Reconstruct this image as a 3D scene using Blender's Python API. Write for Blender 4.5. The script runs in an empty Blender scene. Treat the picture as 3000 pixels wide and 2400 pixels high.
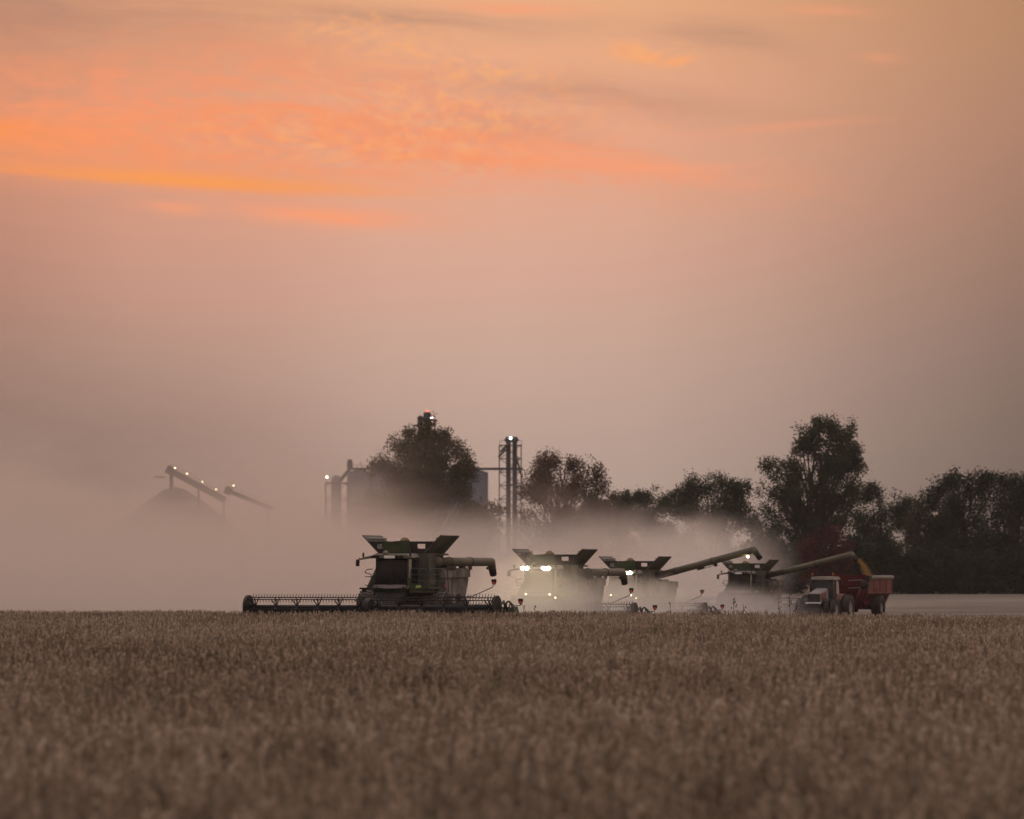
import bpy, math, random
import numpy as np
from mathutils import Vector, Matrix, noise as mnoise

random.seed(7)
S = bpy.context.scene
C = S.collection
R = math.radians

# ------------------------------------------------------------------ camera
F = 15000.0            # focal length in photo pixels (photo 3000 x 2400)
CAMZ = 3.3             # lens height above the near field
HY = 1650.0            # photo row of the true horizon
cd = bpy.data.cameras.new('camera')
cam = bpy.data.objects.new('camera', cd)
C.objects.link(cam)
cam.location = (0, 0, CAMZ)
cam.rotation_euler = (R(90), 0, 0)
cd.sensor_fit = 'HORIZONTAL'
cd.sensor_width = 36.0
cd.lens = 36.0 * F / 3000.0
cd.shift_y = (HY - 1200.0) / 3000.0
cd.clip_start = 0.5
cd.clip_end = 9000
cd.dof.use_dof = True
cd.dof.focus_distance = 270
cd.dof.aperture_fstop = 1.4
S.camera = cam

# ------------------------------------------------------------------ render settings
S.render.engine = 'CYCLES'
S.view_settings.view_transform = 'Standard'
S.view_settings.look = 'None'
S.view_settings.exposure = 0.0
S.view_settings.gamma = 1.0
cy = S.cycles
cy.use_denoising = True
try:
    cy.denoiser = 'OPENIMAGEDENOISE'
    cy.denoising_input_passes = 'RGB_ALBEDO_NORMAL'
except Exception:
    pass
cy.use_adaptive_sampling = True
cy.adaptive_threshold = 0.02
cy.max_bounces = 6
cy.diffuse_bounces = 2
cy.glossy_bounces = 2
cy.transmission_bounces = 3
cy.transparent_max_bounces = 8
cy.volume_bounces = 2
cy.volume_step_rate = 1.0
cy.volume_max_steps = 256
cy.sample_clamp_indirect = 4.0
cy.use_light_tree = True


# ------------------------------------------------------------------ node helpers
class NT:
    def __init__(s, tree):
        s.t = tree
        tree.nodes.clear()

    def n(s, kind, **kw):
        nd = s.t.nodes.new(kind)
        for k, v in kw.items():
            setattr(nd, k, v)
        return nd

    def put(s, sock, v):
        if isinstance(v, bpy.types.NodeSocket):
            s.t.links.new(v, sock)
        elif v is not None:
            if hasattr(sock.default_value, '__len__') and not hasattr(v, '__len__'):
                v = [v] * len(sock.default_value)
            if hasattr(sock.default_value, '__len__') and len(sock.default_value) == 4 and len(v) == 3:
                v = (*v, 1)
            sock.default_value = v

    def m(s, op, a, b=None, c=None, clamp=False):
        nd = s.n('ShaderNodeMath', operation=op, use_clamp=clamp)
        s.put(nd.inputs[0], a)
        if b is not None: s.put(nd.inputs[1], b)
        if c is not None: s.put(nd.inputs[2], c)
        return nd.outputs[0]

    def vm(s, op, a, b=None, sc=None):
        nd = s.n('ShaderNodeVectorMath', operation=op)
        s.put(nd.inputs[0], a)
        if b is not None: s.put(nd.inputs[1], b)
        if sc is not None: s.put(nd.inputs['Scale'], sc)
        return nd.outputs[0]

    def xyz(s, v):
        nd = s.n('ShaderNodeSeparateXYZ')
        s.put(nd.inputs[0], v)
        return nd.outputs[0], nd.outputs[1], nd.outputs[2]

    def cmb(s, x, y, z):
        nd = s.n('ShaderNodeCombineXYZ')
        s.put(nd.inputs[0], x); s.put(nd.inputs[1], y); s.put(nd.inputs[2], z)
        return nd.outputs[0]

    def noise(s, vec, scale, detail=3, rough=0.5, col=False):
        nd = s.n('ShaderNodeTexNoise')
        s.put(nd.inputs['Vector'], vec)
        nd.inputs['Scale'].default_value = scale
        nd.inputs['Detail'].default_value = detail
        nd.inputs['Roughness'].default_value = rough
        return nd.outputs['Color'] if col else nd.outputs['Fac']

    def ramp(s, fac, pts, interp='LINEAR'):
        nd = s.n('ShaderNodeValToRGB')
        cr = nd.color_ramp
        cr.interpolation = interp
        while len(cr.elements) < len(pts):
            cr.elements.new(0.5)
        for e, (p, c) in zip(cr.elements, pts):
            e.position = p
            e.color = (c, c, c, 1) if not hasattr(c, '__len__') else (*c, 1)
        s.put(nd.inputs[0], fac)
        return nd.outputs[0]

    def mix(s, fac, a, b, blend='MIX'):
        nd = s.n('ShaderNodeMix', data_type='RGBA', blend_type=blend)
        s.put(nd.inputs[0], fac)
        s.put(nd.inputs[6], a)
        s.put(nd.inputs[7], b)
        return nd.outputs[2]

    def smooth(s, v, a, b):
        nd = s.n('ShaderNodeMapRange', interpolation_type='SMOOTHSTEP')
        s.put(nd.inputs[0], v)
        nd.inputs[1].default_value = a
        nd.inputs[2].default_value = b
        return nd.outputs[0]


def srgb(r, g, b):
    return tuple(((c / 255) / 12.92 if c / 255 <= 0.04045 else ((c / 255 + 0.055) / 1.055) ** 2.4) for c in (r, g, b))


# ------------------------------------------------------------------ sky (dusk, lit clouds in the direction of the sunset)
def build_sky():
    w = bpy.data.worlds.new('World')
    S.world = w
    w.use_nodes = True
    g = NT(w.node_tree)
    tc = g.n('ShaderNodeTexCoord')
    d = g.vm('NORMALIZE', tc.outputs['Generated'])
    dx, dy, dz = g.xyz(d)
    az = g.m('ARCTAN2', dx, dy)
    el = g.m('ARCSINE', dz)
    # in units of photo pixels: p to the right, q upward from the horizon
    p = g.m('MULTIPLY_ADD', az, F, 1500.0)
    q = g.m('MULTIPLY', el, F)
    y = g.m('SUBTRACT', HY, q)
    # base colour by elevation (0 .. 90 deg)
    e01 = g.m('MULTIPLY', el, 1 / 0.12, clamp=True)
    base = g.ramp(e01, [(0.0, srgb(176, 155, 143)), (0.15, srgb(188, 163, 150)), (0.32, srgb(204, 170, 155)),
                        (0.5, srgb(222, 172, 151)), (0.7, srgb(237, 175, 144)), (0.95, srgb(240, 176, 131))])
    up = g.ramp(g.m('MULTIPLY', el, 1 / 1.57, clamp=True),
                [(0.07, srgb(226, 170, 132)), (0.16, srgb(240, 200, 178)), (0.35, srgb(232, 212, 206)), (0.6, srgb(220, 212, 218)), (1.0, srgb(212, 212, 226))])
    base = g.mix(g.smooth(el, 0.11, 0.2), base, up)
    # azimuth falloff
    azd = g.m('MULTIPLY_ADD', az, 180 / math.pi / 360, 0.5, clamp=True)
    a = lambda deg: deg / 360 + 0.5
    fall = g.ramp(azd, [(a(-180), .30), (a(-60), .36), (a(-22), .44), (a(-9), (.50, .44, .44)), (a(-5.9), (.62, .49, .475)), (a(-3.6), (.86, .75, .73)), (a(-.6), 1.0),
                        (a(1.6), .92), (a(3.3), .69), (a(4.6), .44), (a(5.9), .27), (a(9), .32), (a(20), .6), (a(60), .42), (a(179.9), .30)], 'EASE')
    fade_hi = g.m('MULTIPLY', el, 1 / 0.10, clamp=True)
    fall = g.mix(g.m('ADD', g.m('MULTIPLY', fade_hi, 0.40), g.m('MULTIPLY', g.smooth(el, .12, .4), .65)), fall, (0.97, 0.97, 0.97))
    col = g.mix(1.0, base, fall, 'MULTIPLY')
    # warped coordinates for the clouds
    pv = g.cmb(g.m('MULTIPLY', p, 1 / 900), g.m('MULTIPLY', y, 1 / 260), 0.0)
    wn = g.noise(pv, 1.0, 3, 0.55, col=True)
    wx, wy, _ = g.xyz(wn)
    p2 = g.m('ADD', p, g.m('MULTIPLY', g.m('SUBTRACT', wx, .5), 520))
    y2 = g.m('ADD', y, g.m('MULTIPLY', g.m('SUBTRACT', wy, .5), 150))
    fine = g.noise(g.cmb(g.m('MULTIPLY', p2, 1 / 95), g.m('MULTIPLY', y2, 1 / 42), 3.0), 1.0, 4, 0.6)
    streak = g.noise(g.cmb(g.m('MULTIPLY', p2, 1 / 620), g.m('MULTIPLY', g.m('SUBTRACT', y2, g.m('MULTIPLY', p2, .1)), 1 / 62), 7.0), 1.0, 4, 0.6)
    cell = g.noise(g.cmb(g.m('MULTIPLY', p2, 1 / 62), g.m('MULTIPLY', y2, 1 / 40), 11.0), 1.0, 3, 0.55)

    def blob(cx, cyy, rx, ry, rot=0.0, P=p2, Y=y2):
        ex = g.m('SUBTRACT', P, cx); ey = g.m('SUBTRACT', Y, cyy)
        c, s_ = math.cos(R(rot)), math.sin(R(rot))
        u = g.m('MULTIPLY', g.m('ADD', g.m('MULTIPLY', ex, c), g.m('MULTIPLY', ey, s_)), 1 / rx)
        v = g.m('MULTIPLY', g.m('SUBTRACT', g.m('MULTIPLY', ey, c), g.m('MULTIPLY', ex, s_)), 1 / ry)
        r2 = g.m('ADD', g.m('MULTIPLY', u, u), g.m('MULTIPLY', v, v))
        return g.m('EXPONENT', g.m('MULTIPLY', r2, -1.0))

    def over(layer, fac, colr, k):
        return g.mix(g.m('MULTIPLY', fac, k, clamp=True), colr, layer)

    front = g.m('GREATER_THAN', dy, 0.2)
    # smoke-toned darkening added low in the left sky, dims the dust there
    col = over(srgb(120, 103, 93), g.m('MULTIPLY', blob(-200, 1500, 980, 400, 0), front), col, .95)
    # grey-violet veils
    veil = g.m('ADD', g.m('MULTIPLY', blob(60, 60, 760, 150, 4), 1.25), blob(1750, 285, 480, 46, 6))
    veil = g.m('ADD', veil, g.m('ADD', blob(2110, 130, 190, 38, 8), blob(1250, 60, 500, 36, 2)))
    veil = g.m('ADD', veil, g.m('MULTIPLY', blob(1500, 400, 320, 70, 8), .8))
    veil = g.m('MULTIPLY', veil, g.m('ADD', .35, g.m('MULTIPLY', g.smooth(streak, .2, .8), .8)))
    col = over(srgb(166, 128, 113), g.m('MULTIPLY', veil, front), col, 0.6)
    # broad salmon cloud
    broad = g.m('ADD', g.m('MULTIPLY', blob(800, 345, 930, 190, 4), 1.2), g.m('MULTIPLY', blob(80, 420, 700, 120, 5), .45))
    broad = g.m('ADD', broad, g.m('MULTIPLY', blob(1500, 470, 620, 60, 6), .75))
    bb = g.m('MULTIPLY', broad, g.m('ADD', g.m('MULTIPLY', g.smooth(streak, .25, .7), .75), g.m('MULTIPLY', g.smooth(fine, .3, .7), .55)))
    col = over(srgb(249, 152, 108), g.m('MULTIPLY', bb, front), col, 0.85)
    # bright lower band with a firm lower edge: curve y = f(p)
    t = g.m('MULTIPLY', p, 1 / 1500)
    yc = g.m('ADD', 512, g.m('SUBTRACT', g.m('MULTIPLY', t, 135), g.m('MULTIPLY', g.m('MULTIPLY', t, t), 45)))
    yj = g.m('ADD', y, g.m('MULTIPLY', g.m('SUBTRACT', wy, .5), 60))
    dyc = g.m('SUBTRACT', yc, yj)              # positive above the lower edge
    lower = g.smooth(dyc, -12, 22)
    upw = g.m('EXPONENT', g.m('MULTIPLY', g.m('MAXIMUM', dyc, 0), -1 / 56.0))
    along = g.m('MULTIPLY', g.smooth(p, 1560, 700), 1.0)
    band = g.m('MULTIPLY', g.m('MULTIPLY', lower, upw), along)
    band = g.m('MULTIPLY', band, g.m('ADD', .45, g.m('MULTIPLY', streak, .95)))
    col = over(srgb(255, 150, 88), g.m('MULTIPLY', band, front), col, 1.0)
    left = g.m('MULTIPLY', blob(0, 398, 250, 42, 2), g.m('ADD', .55, streak))
    col = over(srgb(255, 148, 86), g.m('MULTIPLY', left, front), col, .85)
    core = g.m('MULTIPLY', blob(560, 535, 430, 22, 3.6, p, yj), 1.0)
    col = over(srgb(255, 160, 78), g.m('MULTIPLY', core, front), col, .75)
    # pink streaks
    pk = g.m('ADD', blob(960, 640, 260, 30, 4, p, yj), g.m('MULTIPLY', blob(510, 618, 90, 18, 4, p, yj), .8))
    pk = g.m('ADD', pk, g.m('MULTIPLY', g.m('ADD', blob(1980, 495, 260, 13, -4, p, yj), blob(2300, 372, 230, 15, -4, p, yj)), .4))
    pk = g.m('ADD', pk, g.m('MULTIPLY', g.m('ADD', blob(2420, 50, 130, 16, 2, p, yj), blob(2580, 182, 60, 14, 2, p, yj)), .45))
    pk = g.m('ADD', pk, g.m('MULTIPLY', g.m('ADD', blob(1500, 25, 190, 18, 2, p, yj), blob(1650, 470, 420, 34, 7, p, yj)), .7))
    pk = g.m('MULTIPLY', pk, g.m('ADD', .35, g.m('MULTIPLY', streak, 1.1)))
    col = over(srgb(251, 160, 118), g.m('MULTIPLY', pk, front), col, .95)
    # mottled small cells
    ce = g.m('ADD', blob(1330, 330, 420, 110, 6), g.m('MULTIPLY', blob(1050, 100, 250, 60, 4), 1.0))
    ce = g.m('ADD', ce, g.m('ADD', blob(1370, 200, 190, 40, 8), blob(1860, 155, 120, 42, 14)))
    ce = g.m('ADD', ce, g.m('MULTIPLY', blob(880, 430, 430, 60, 4), .9))
    cm = g.m('MULTIPLY', ce, g.smooth(cell, .42, .80))
    col = over(srgb(255, 176, 112), g.m('MULTIPLY', cm, front), col, .85)
    pf = g.m('ADD', blob(1830, 155, 42, 24, 0, p, yj), g.m('ADD', blob(1905, 176, 40, 17, 0, p, yj), blob(1985, 186, 46, 14, -8, p, yj)))
    pf = g.m('MULTIPLY', pf, g.m('ADD', .3, fine))
    col = over(srgb(255, 170, 108), g.m('MULTIPLY', pf, front), col, .9)
    cs = g.m('MULTIPLY', g.m('MULTIPLY', ce, .6), g.smooth(cell, .50, .36))
    col = over(srgb(210, 156, 133), g.m('MULTIPLY', cs, front), col, .45)
    # below the horizon: same dim horizon colour
    ns = g.n('ShaderNodeTexSky', sky_type='NISHITA')
    ns.sun_disc = False
    ns.sun_elevation = R(-3.5)
    ns.sun_rotation = R(-12)
    nb = g.n('ShaderNodeBackground')
    g.put(nb.inputs['Color'], ns.outputs[0])
    nb.inputs['Strength'].default_value = 0.05
    bg = g.n('ShaderNodeBackground')
    g.put(bg.inputs['Color'], col)
    bg.inputs['Strength'].default_value = SKY
    ad = g.n('ShaderNodeAddShader')
    g.t.links.new(nb.outputs[0], ad.inputs[0]); g.t.links.new(bg.outputs[0], ad.inputs[1])
    o = g.n('ShaderNodeOutputWorld')
    g.t.links.new(ad.outputs[0], o.inputs[0])
    w.cycles.sampling_method = 'MANUAL'
    w.cycles.sample_map_resolution = 1024


SKY = 0.97
HAZE = .00006         # even air, thickens only over a kilometre
build_sky()

# soft afterglow from the sunset side: behind and a little left, no hard shadows
sd = bpy.data.lights.new('sun', 'SUN')
sun = bpy.data.objects.new('sun', sd)
C.objects.link(sun)
sd.energy = 0.18
sd.angle = R(22)
sd.color = (1.0, 0.70, 0.52)
sun.rotation_euler = (Vector((-0.45, 1.0, 0.95))).to_track_quat('Z', 'Y').to_euler()


# ------------------------------------------------------------------ ground level of the field
GY = [-100, 250, 262, 294, 343, 415, 520, 700, 2600]
GZ = [0, 0, -.08, -.60, -.96, -1.12, -1.0, -.53, -.5]


def gz(Y):
    i = 0
    while i < len(GY) - 2 and Y > GY[i + 1]:
        i += 1
    t = (Y - GY[i]) / (GY[i + 1] - GY[i])
    t = min(1, max(0, t))
    return GZ[i] + (GZ[i + 1] - GZ[i]) * t


def at(px, Y):
    return (px - 1500) * Y / F


def zat(py, Y):
    return CAMZ + (HY - py) * Y / F


# ------------------------------------------------------------------ materials
def material(name, col, rough=0.6, var=0.25, scale=3.0, dust=0.0, dustcol=(0.30, 0.235, 0.19), metallic=0.0, spec=0.2, bump=0.0):
    m = bpy.data.materials.new(name)
    m.use_nodes = True
    g = NT(m.node_tree)
    tc = g.n('ShaderNodeTexCoord')
    v = tc.outputs['Object']
    n1 = g.noise(v, scale, 4, .6)
    f = g.m('MULTIPLY_ADD', n1, 2 * var, 1 - var)
    c = g.mix(1.0, (*col, 1), g.cmb(f, f, f), 'MULTIPLY')
    if dust:
        n2 = g.noise(v, scale * .35, 5, .65)
        geo = g.n('ShaderNodeNewGeometry')
        nz = g.xyz(geo.outputs['Normal'])[2]
        k = g.m('ADD', g.m('MULTIPLY', g.smooth(n2, .3, .7), .65), g.m('MULTIPLY', g.m('MAXIMUM', nz, 0), .55))
        k = g.m('MULTIPLY', k, dust, clamp=True)
        c = g.mix(k, c, (*dustcol, 1))
    b = g.n('ShaderNodeBsdfPrincipled')
    g.put(b.inputs['Base Color'], c)
    b.inputs['Metallic'].default_value = metallic
    b.inputs['Specular IOR Level'].default_value = spec
    g.put(b.inputs['Roughness'], g.m('MULTIPLY_ADD', n1, .25, rough - .12, clamp=True))
    if bump:
        bp = g.n('ShaderNodeBump')
        bp.inputs['Strength'].default_value = bump
        g.put(bp.inputs['Height'], n1)
        g.t.links.new(bp.outputs[0], b.inputs['Normal'])
    o = g.n('ShaderNodeOutputMaterial')
    g.t.links.new(b.outputs[0], o.inputs[0])
    return m


def emitter(name, col, k):
    m = bpy.data.materials.new(name)
    m.use_nodes = True
    g = NT(m.node_tree)
    e = g.n('ShaderNodeEmission')
    e.inputs[0].default_value = (*col, 1)
    e.inputs[1].default_value = k
    o = g.n('ShaderNodeOutputMaterial')
    g.t.links.new(e.outputs[0], o.inputs[0])
    return m


M = {
    'green': material('green_paint', (.008, .036, .012), .5, .35, 1.6, dust=.34),
    'green_dusty': material('dusty_green_paint', (.03, .05, .03), .65, .3, 1.6, dust=.95, dustcol=(.165, .135, .118)),
    'panel_dusty': material('dust_coated_side_panel', (.05, .06, .045), .75, .3, 1.6, dust=1.0, dustcol=(.31, .265, .245)),
    'auger': material('dusty_auger_paint', (.06, .065, .045), .6, .3, 1.2, dust=.8, dustcol=(.17, .14, .105)),
    'dark': material('dark_metal', (.012, .012, .013), .5, .3, 2.0, dust=.2, dustcol=(.12, .10, .085)),
    'blackplastic': material('black_plastic', (.012, .012, .014), .5, .2, 2.0, dust=.15, dustcol=(.12, .10, .085)),
    'rubber': material('tyre_rubber', (.014, .013, .012), .85, .3, 3.0, dust=.5, dustcol=(.13, .105, .09)),
    'rubber_dusty': material('dusty_tyre_rubber', (.03, .028, .025), .9, .3, 3.0, dust=.9, dustcol=(.15, .125, .105)),
    'reel': material('reel_steel', (.011, .012, .015), .5, .3, 2.0, dust=.10, dustcol=(.12, .10, .085)),
    'rail': material('railing_steel', (.05, .05, .045), .5, .25, 2.0, dust=.5, dustcol=(.16, .14, .12)),
    'grey': material('grey_steel', (.20, .20, .20), .5, .25, 2.0, dust=.5),
    'roofgrey': material('cab_roof_paint', (.05, .07, .05), .5, .2, 2.0, dust=.9, dustcol=(.34, .29, .25)),
    'yellow': material('yellow_rim', (.35, .26, .03), .55, .25, 3.0, dust=.7, dustcol=(.16, .13, .10)),
    'amber': material('amber_lens', (.35, .09, .02), .3, .1),
    'redlens': material('red_lens', (.55, .07, .03), .3, .1),
    'white': material('pale_lens', (.75, .73, .68), .3, .1),
    'glass': material('cab_glass', (.008, .009, .012), .3, .3, 4.0, dust=.05, dustcol=(.12, .105, .09), spec=.18),
    'skypane': material('painted_sky_pane', (.34, .31, .26), .3, .15, 4.0),  # opaque pale colour painted for sky showing through the cab windows
    'grain': material('soybean_grain', (.20, .135, .07), .7, .3, 8.0),
    'red': material('red_paint', (.060, .005, .008), .45, .3, 1.6, dust=.18, dustcol=(.16, .09, .08)),
    'red_dusty': material('dusty_red_paint', (.11, .020, .020), .6, .25, 1.6, dust=.8, dustcol=(.23, .125, .112)),
    'hood': material('dusty_white_hood', (.20, .165, .155), .5, .2, 2.0, dust=1.0, dustcol=(.225, .20, .19)),
    'tarp': material('rolled_tarp', (.22, .20, .17), .8, .25, 3.0),
    'silo': material('galvanised_steel', (.12, .14, .185), .6, .2, .5),
    'silo_dark': material('weathered_dark_steel', (.035, .043, .058), .6, .2, .5),
    'pile': material('grain_pile_cover', (.10, .085, .07), .9, .25, .3),
    'bark': material('bark', (.045, .036, .028), .9, .3, 4.0),
    'lit': emitter('lit_headlight', (1.0, .86, .60), 90),
    'lit_small': emitter('lit_work_lamp', (1.0, .74, .38), 25),
    'lit_amber': emitter('lit_auger_lamp', (1.0, .72, .35), 40),
    'lit_white': emitter('lit_yard_lamp', (1.0, .96, .86), 9),
    'lit_yellow': emitter('lit_yellow_lamp', (1.0, .88, .50), 6),
    'lit_red': emitter('lit_red_beacon', (1.0, .10, .07), 4),
}


# ------------------------------------------------------------------ mesh builder
class MB:
    def __init__(s):
        s.v = []; s.f = []; s.smooth = []

    def add(s, vs, fs, smooth=False, M4=None):
        o = len(s.v)
        for v in vs:
            v = Vector(v)
            if M4 is not None: v = M4 @ v
            s.v.append(tuple(v))
        for f in fs:
            s.f.append([i + o for i in f]); s.smooth.append(smooth)
        return s

    def box(s, c, d, rot=None, taper=(1, 1)):
        x, y, z = d[0] / 2, d[1] / 2, d[2] / 2
        tx, ty = taper
        vs = [(-x, -y, -z), (x, -y, -z), (x, y, -z), (-x, y, -z), (-x * tx, -y * ty, z), (x * tx, -y * ty, z), (x * tx, y * ty, z), (-x * tx, y * ty, z)]
        m = Matrix.Translation(c)
        if rot: m = m @ rot.to_4x4()
        return s.add(vs, [(0, 3, 2, 1), (4, 5, 6, 7), (0, 1, 5, 4), (1, 2, 6, 5), (2, 3, 7, 6), (3, 0, 4, 7)], False, m)

    def prism(s, poly, axis, a, b):
        """poly: 2D outline in the plane across AXIS ('x': (y,z), 'y': (x,z), 'z': (x,y)), from a to b along AXIS"""
        n = len(poly)
        mk = {'x': lambda p, t: (t, p[0], p[1]), 'y': lambda p, t: (p[0], t, p[1]), 'z': lambda p, t: (p[0], p[1], t)}[axis]
        vs = [mk(p, a) for p in poly] + [mk(p, b) for p in poly]
        fs = [tuple(range(n))[::-1], tuple(range(n, 2 * n))]
        fs += [(i, (i + 1) % n, n + (i + 1) % n, n + i) for i in range(n)]
        return s.add(vs, fs)

    def hull8(s, a, b):
        """two quads (lists of 4 points) joined into a box-like solid"""
        vs = list(a) + list(b)
        return s.add(vs, [(0, 3, 2, 1), (4, 5, 6, 7), (0, 1, 5, 4), (1, 2, 6, 5), (2, 3, 7, 6), (3, 0, 4, 7)])

    def slab(s, pts, n, t):
        """flat polygon PTS thickened by T along N"""
        n = Vector(n).normalized() * t
        k = len(pts)
        vs = [Vector(p) for p in pts] + [Vector(p) + n for p in pts]
        fs = [tuple(range(k))[::-1], tuple(range(k, 2 * k))] + [(i, (i + 1) % k, k + (i + 1) % k, k + i) for i in range(k)]
        return s.add(vs, fs)

    def tube(s, p0, p1, r0, r1=None, n=8, caps=True):
        r1 = r0 if r1 is None else r1
        p0 = Vector(p0); p1 = Vector(p1)
        d = p1 - p0
        if d.length < 1e-6: return s
        q = d.to_track_quat('Z', 'Y')
        vs = []
        for p, r in ((p0, r0), (p1, r1)):
            for i in range(n):
                a = 2 * math.pi * i / n
                vs.append(p + q @ Vector((r * math.cos(a), r * math.sin(a), 0)))
        s.add(vs, [(i, (i + 1) % n, n + (i + 1) % n, n + i) for i in range(n)], n > 5)
        if caps:
            o = len(s.v) - 2 * n
            s.f.append([o + i for i in range(n)][::-1]); s.smooth.append(False)
            s.f.append([o + n + i for i in range(n)]); s.smooth.append(False)
        return s

    def path(s, pts, r, n=6):
        for a, b in zip(pts[:-1], pts[1:]):
            s.tube(a, b, r, r, n)
        return s

    def sphere(s, c, r, nu=10, nv=6, sc=(1, 1, 1)):
        vs = []; fs = []
        for j in range(nv + 1):
            t = math.pi * j / nv
            for i in range(nu):
                a = 2 * math.pi * i / nu
                vs.append((c[0] + r * sc[0] * math.sin(t) * math.cos(a), c[1] + r * sc[1] * math.sin(t) * math.sin(a), c[2] + r * sc[2] * math.cos(t)))
        for j in range(nv):
            for i in range(nu):
                fs.append((j * nu + i, (j + 1) * nu + i, (j + 1) * nu + (i + 1) % nu, j * nu + (i + 1) % nu))
        return s.add(vs, fs, True)

    def lathe(s, prof, axis='x', c=(0, 0, 0), n=24):
        """prof: (radius, offset along the axis); closed ring profile"""
        vs = []; k = len(prof)
        for r, o in prof:
            for i in range(n):
                a = 2 * math.pi * i / n
                u, w = r * math.cos(a), r * math.sin(a)
                p = {'x': (o, u, w), 'y': (u, o, w), 'z': (u, w, o)}[axis]
                vs.append((p[0] + c[0], p[1] + c[1], p[2] + c[2]))
        fs = []
        for j in range(k - 1):
            for i in range(n):
                fs.append((j * n + i, j * n + (i + 1) % n, (j + 1) * n + (i + 1) % n, (j + 1) * n + i))
        return s.add(vs, fs, True)

    def mesh(s, name):
        me = bpy.data.meshes.new(name)
        me.from_pydata(s.v, [], s.f)
        me.polygons.foreach_set('use_smooth', s.smooth)
        me.update()
        return me

    def build(s, name, mat, parent=None, loc=None):
        me = s.mesh(name)
        me.materials.append(mat)
        o = bpy.data.objects.new(name, me)
        C.objects.link(o)
        if parent is not None: o.parent = parent
        if loc is not None: o.location = loc
        return o


def tag(o, label=None, cat=None, group=None, kind=None):
    if label: o['label'] = label
    if cat: o['category'] = cat
    if group: o['group'] = group
    if kind: o['kind'] = kind
    return o


def empty(name, loc, rz=0.0):
    o = bpy.data.objects.new(name, None)
    C.objects.link(o)
    o.location = loc
    o.rotation_euler = (0, 0, rz)
    return o


def dup(o, parent=None):
    c = o.copy()
    C.objects.link(c)
    c.parent = parent
    for ch in list(o.children):
        dup(ch, c)
    return c


def kids(o, name):
    return [c for c in o.children if c.name.split('.')[0] == name]


# ------------------------------------------------------------------ setting: ground, stubble
def ground_material():
    m = bpy.data.materials.new('field_soil')
    m.use_nodes = True
    g = NT(m.node_tree)
    geo = g.n('ShaderNodeNewGeometry')
    x, y, z = g.xyz(geo.outputs['Position'])
    # swaths of cut straw run across the view, with finer chaff mottling
    sw = g.noise(g.cmb(g.m('MULTIPLY', g.m('ADD', x, g.m('MULTIPLY', y, .05)), .03), g.m('MULTIPLY', y, .06), 0.0), 1.0, 5, .7)
    fi = g.noise(g.cmb(g.m('MULTIPLY', x, .9), g.m('MULTIPLY', y, .35), 2.0), 1.0, 5, .7)
    wv = g.n('ShaderNodeTexWave', wave_type='BANDS', bands_direction='Y')
    g.put(wv.inputs['Vector'], g.cmb(g.m('MULTIPLY', x, .02), g.m('MULTIPLY', y, .055), 0.0))
    wv.inputs['Scale'].default_value = 1.0
    wv.inputs['Distortion'].default_value = 1.2
    f = g.m('ADD', g.m('MULTIPLY', sw, .75), g.m('ADD', g.m('MULTIPLY', fi, .20), g.m('MULTIPLY', wv.outputs['Fac'], .12)))
    c = g.ramp(f, [(.34, (.055, .045, .036)), (.5, (.125, .105, .083)), (.66, (.21, .178, .142))])
    b = g.n('ShaderNodeBsdfPrincipled')
    g.put(b.inputs['Base Color'], c)
    b.inputs['Roughness'].default_value = .95
    b.inputs['Specular IOR Level'].default_value = .1
    bp = g.n('ShaderNodeBump')
    bp.inputs['Strength'].default_value = .6
    bp.inputs['Distance'].default_value = .12
    g.put(bp.inputs['Height'], f)
    g.t.links.new(bp.outputs[0], b.inputs['Normal'])
    o = g.n('ShaderNodeOutputMaterial')
    g.t.links.new(b.outputs[0], o.inputs[0])
    return m


def build_ground():
    xs = [-1400, -500, -200, -100, -50, -20, 0, 20, 50, 100, 200, 500, 1400]
    ys = [-60, 0, 60, 150, 250] + list(range(256, 300, 4)) + list(range(300, 440, 10)) + list(range(440, 720, 20)) + [800, 1000, 1500, 2600]
    vs = [(x, y, gz(y)) for y in ys for x in xs]
    n = len(xs)
    fs = [(j * n + i, j * n + i + 1, (j + 1) * n + i + 1, (j + 1) * n + i) for j in range(len(ys) - 1) for i in range(n - 1)]
    b = MB().add(vs, fs, True)
    tag(b.build('ground', ground_material()), kind='structure')


build_ground()


# ------------------------------------------------------------------ standing soybeans
def crop_edge(px):
    pts = [(-900, 296), (0, 284), (680, 268), (715, 254.5), (1515, 254.5), (1540, 258), (2200, 250), (2700, 240), (3000, 235), (4200, 220)]
    for (a, b), (c, d) in zip(pts[:-1], pts[1:]):
        if a <= px <= c:
            return b + (d - b) * (px - a) / (c - a)
    return pts[0][1] if px < 0 else pts[-1][1]


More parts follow.
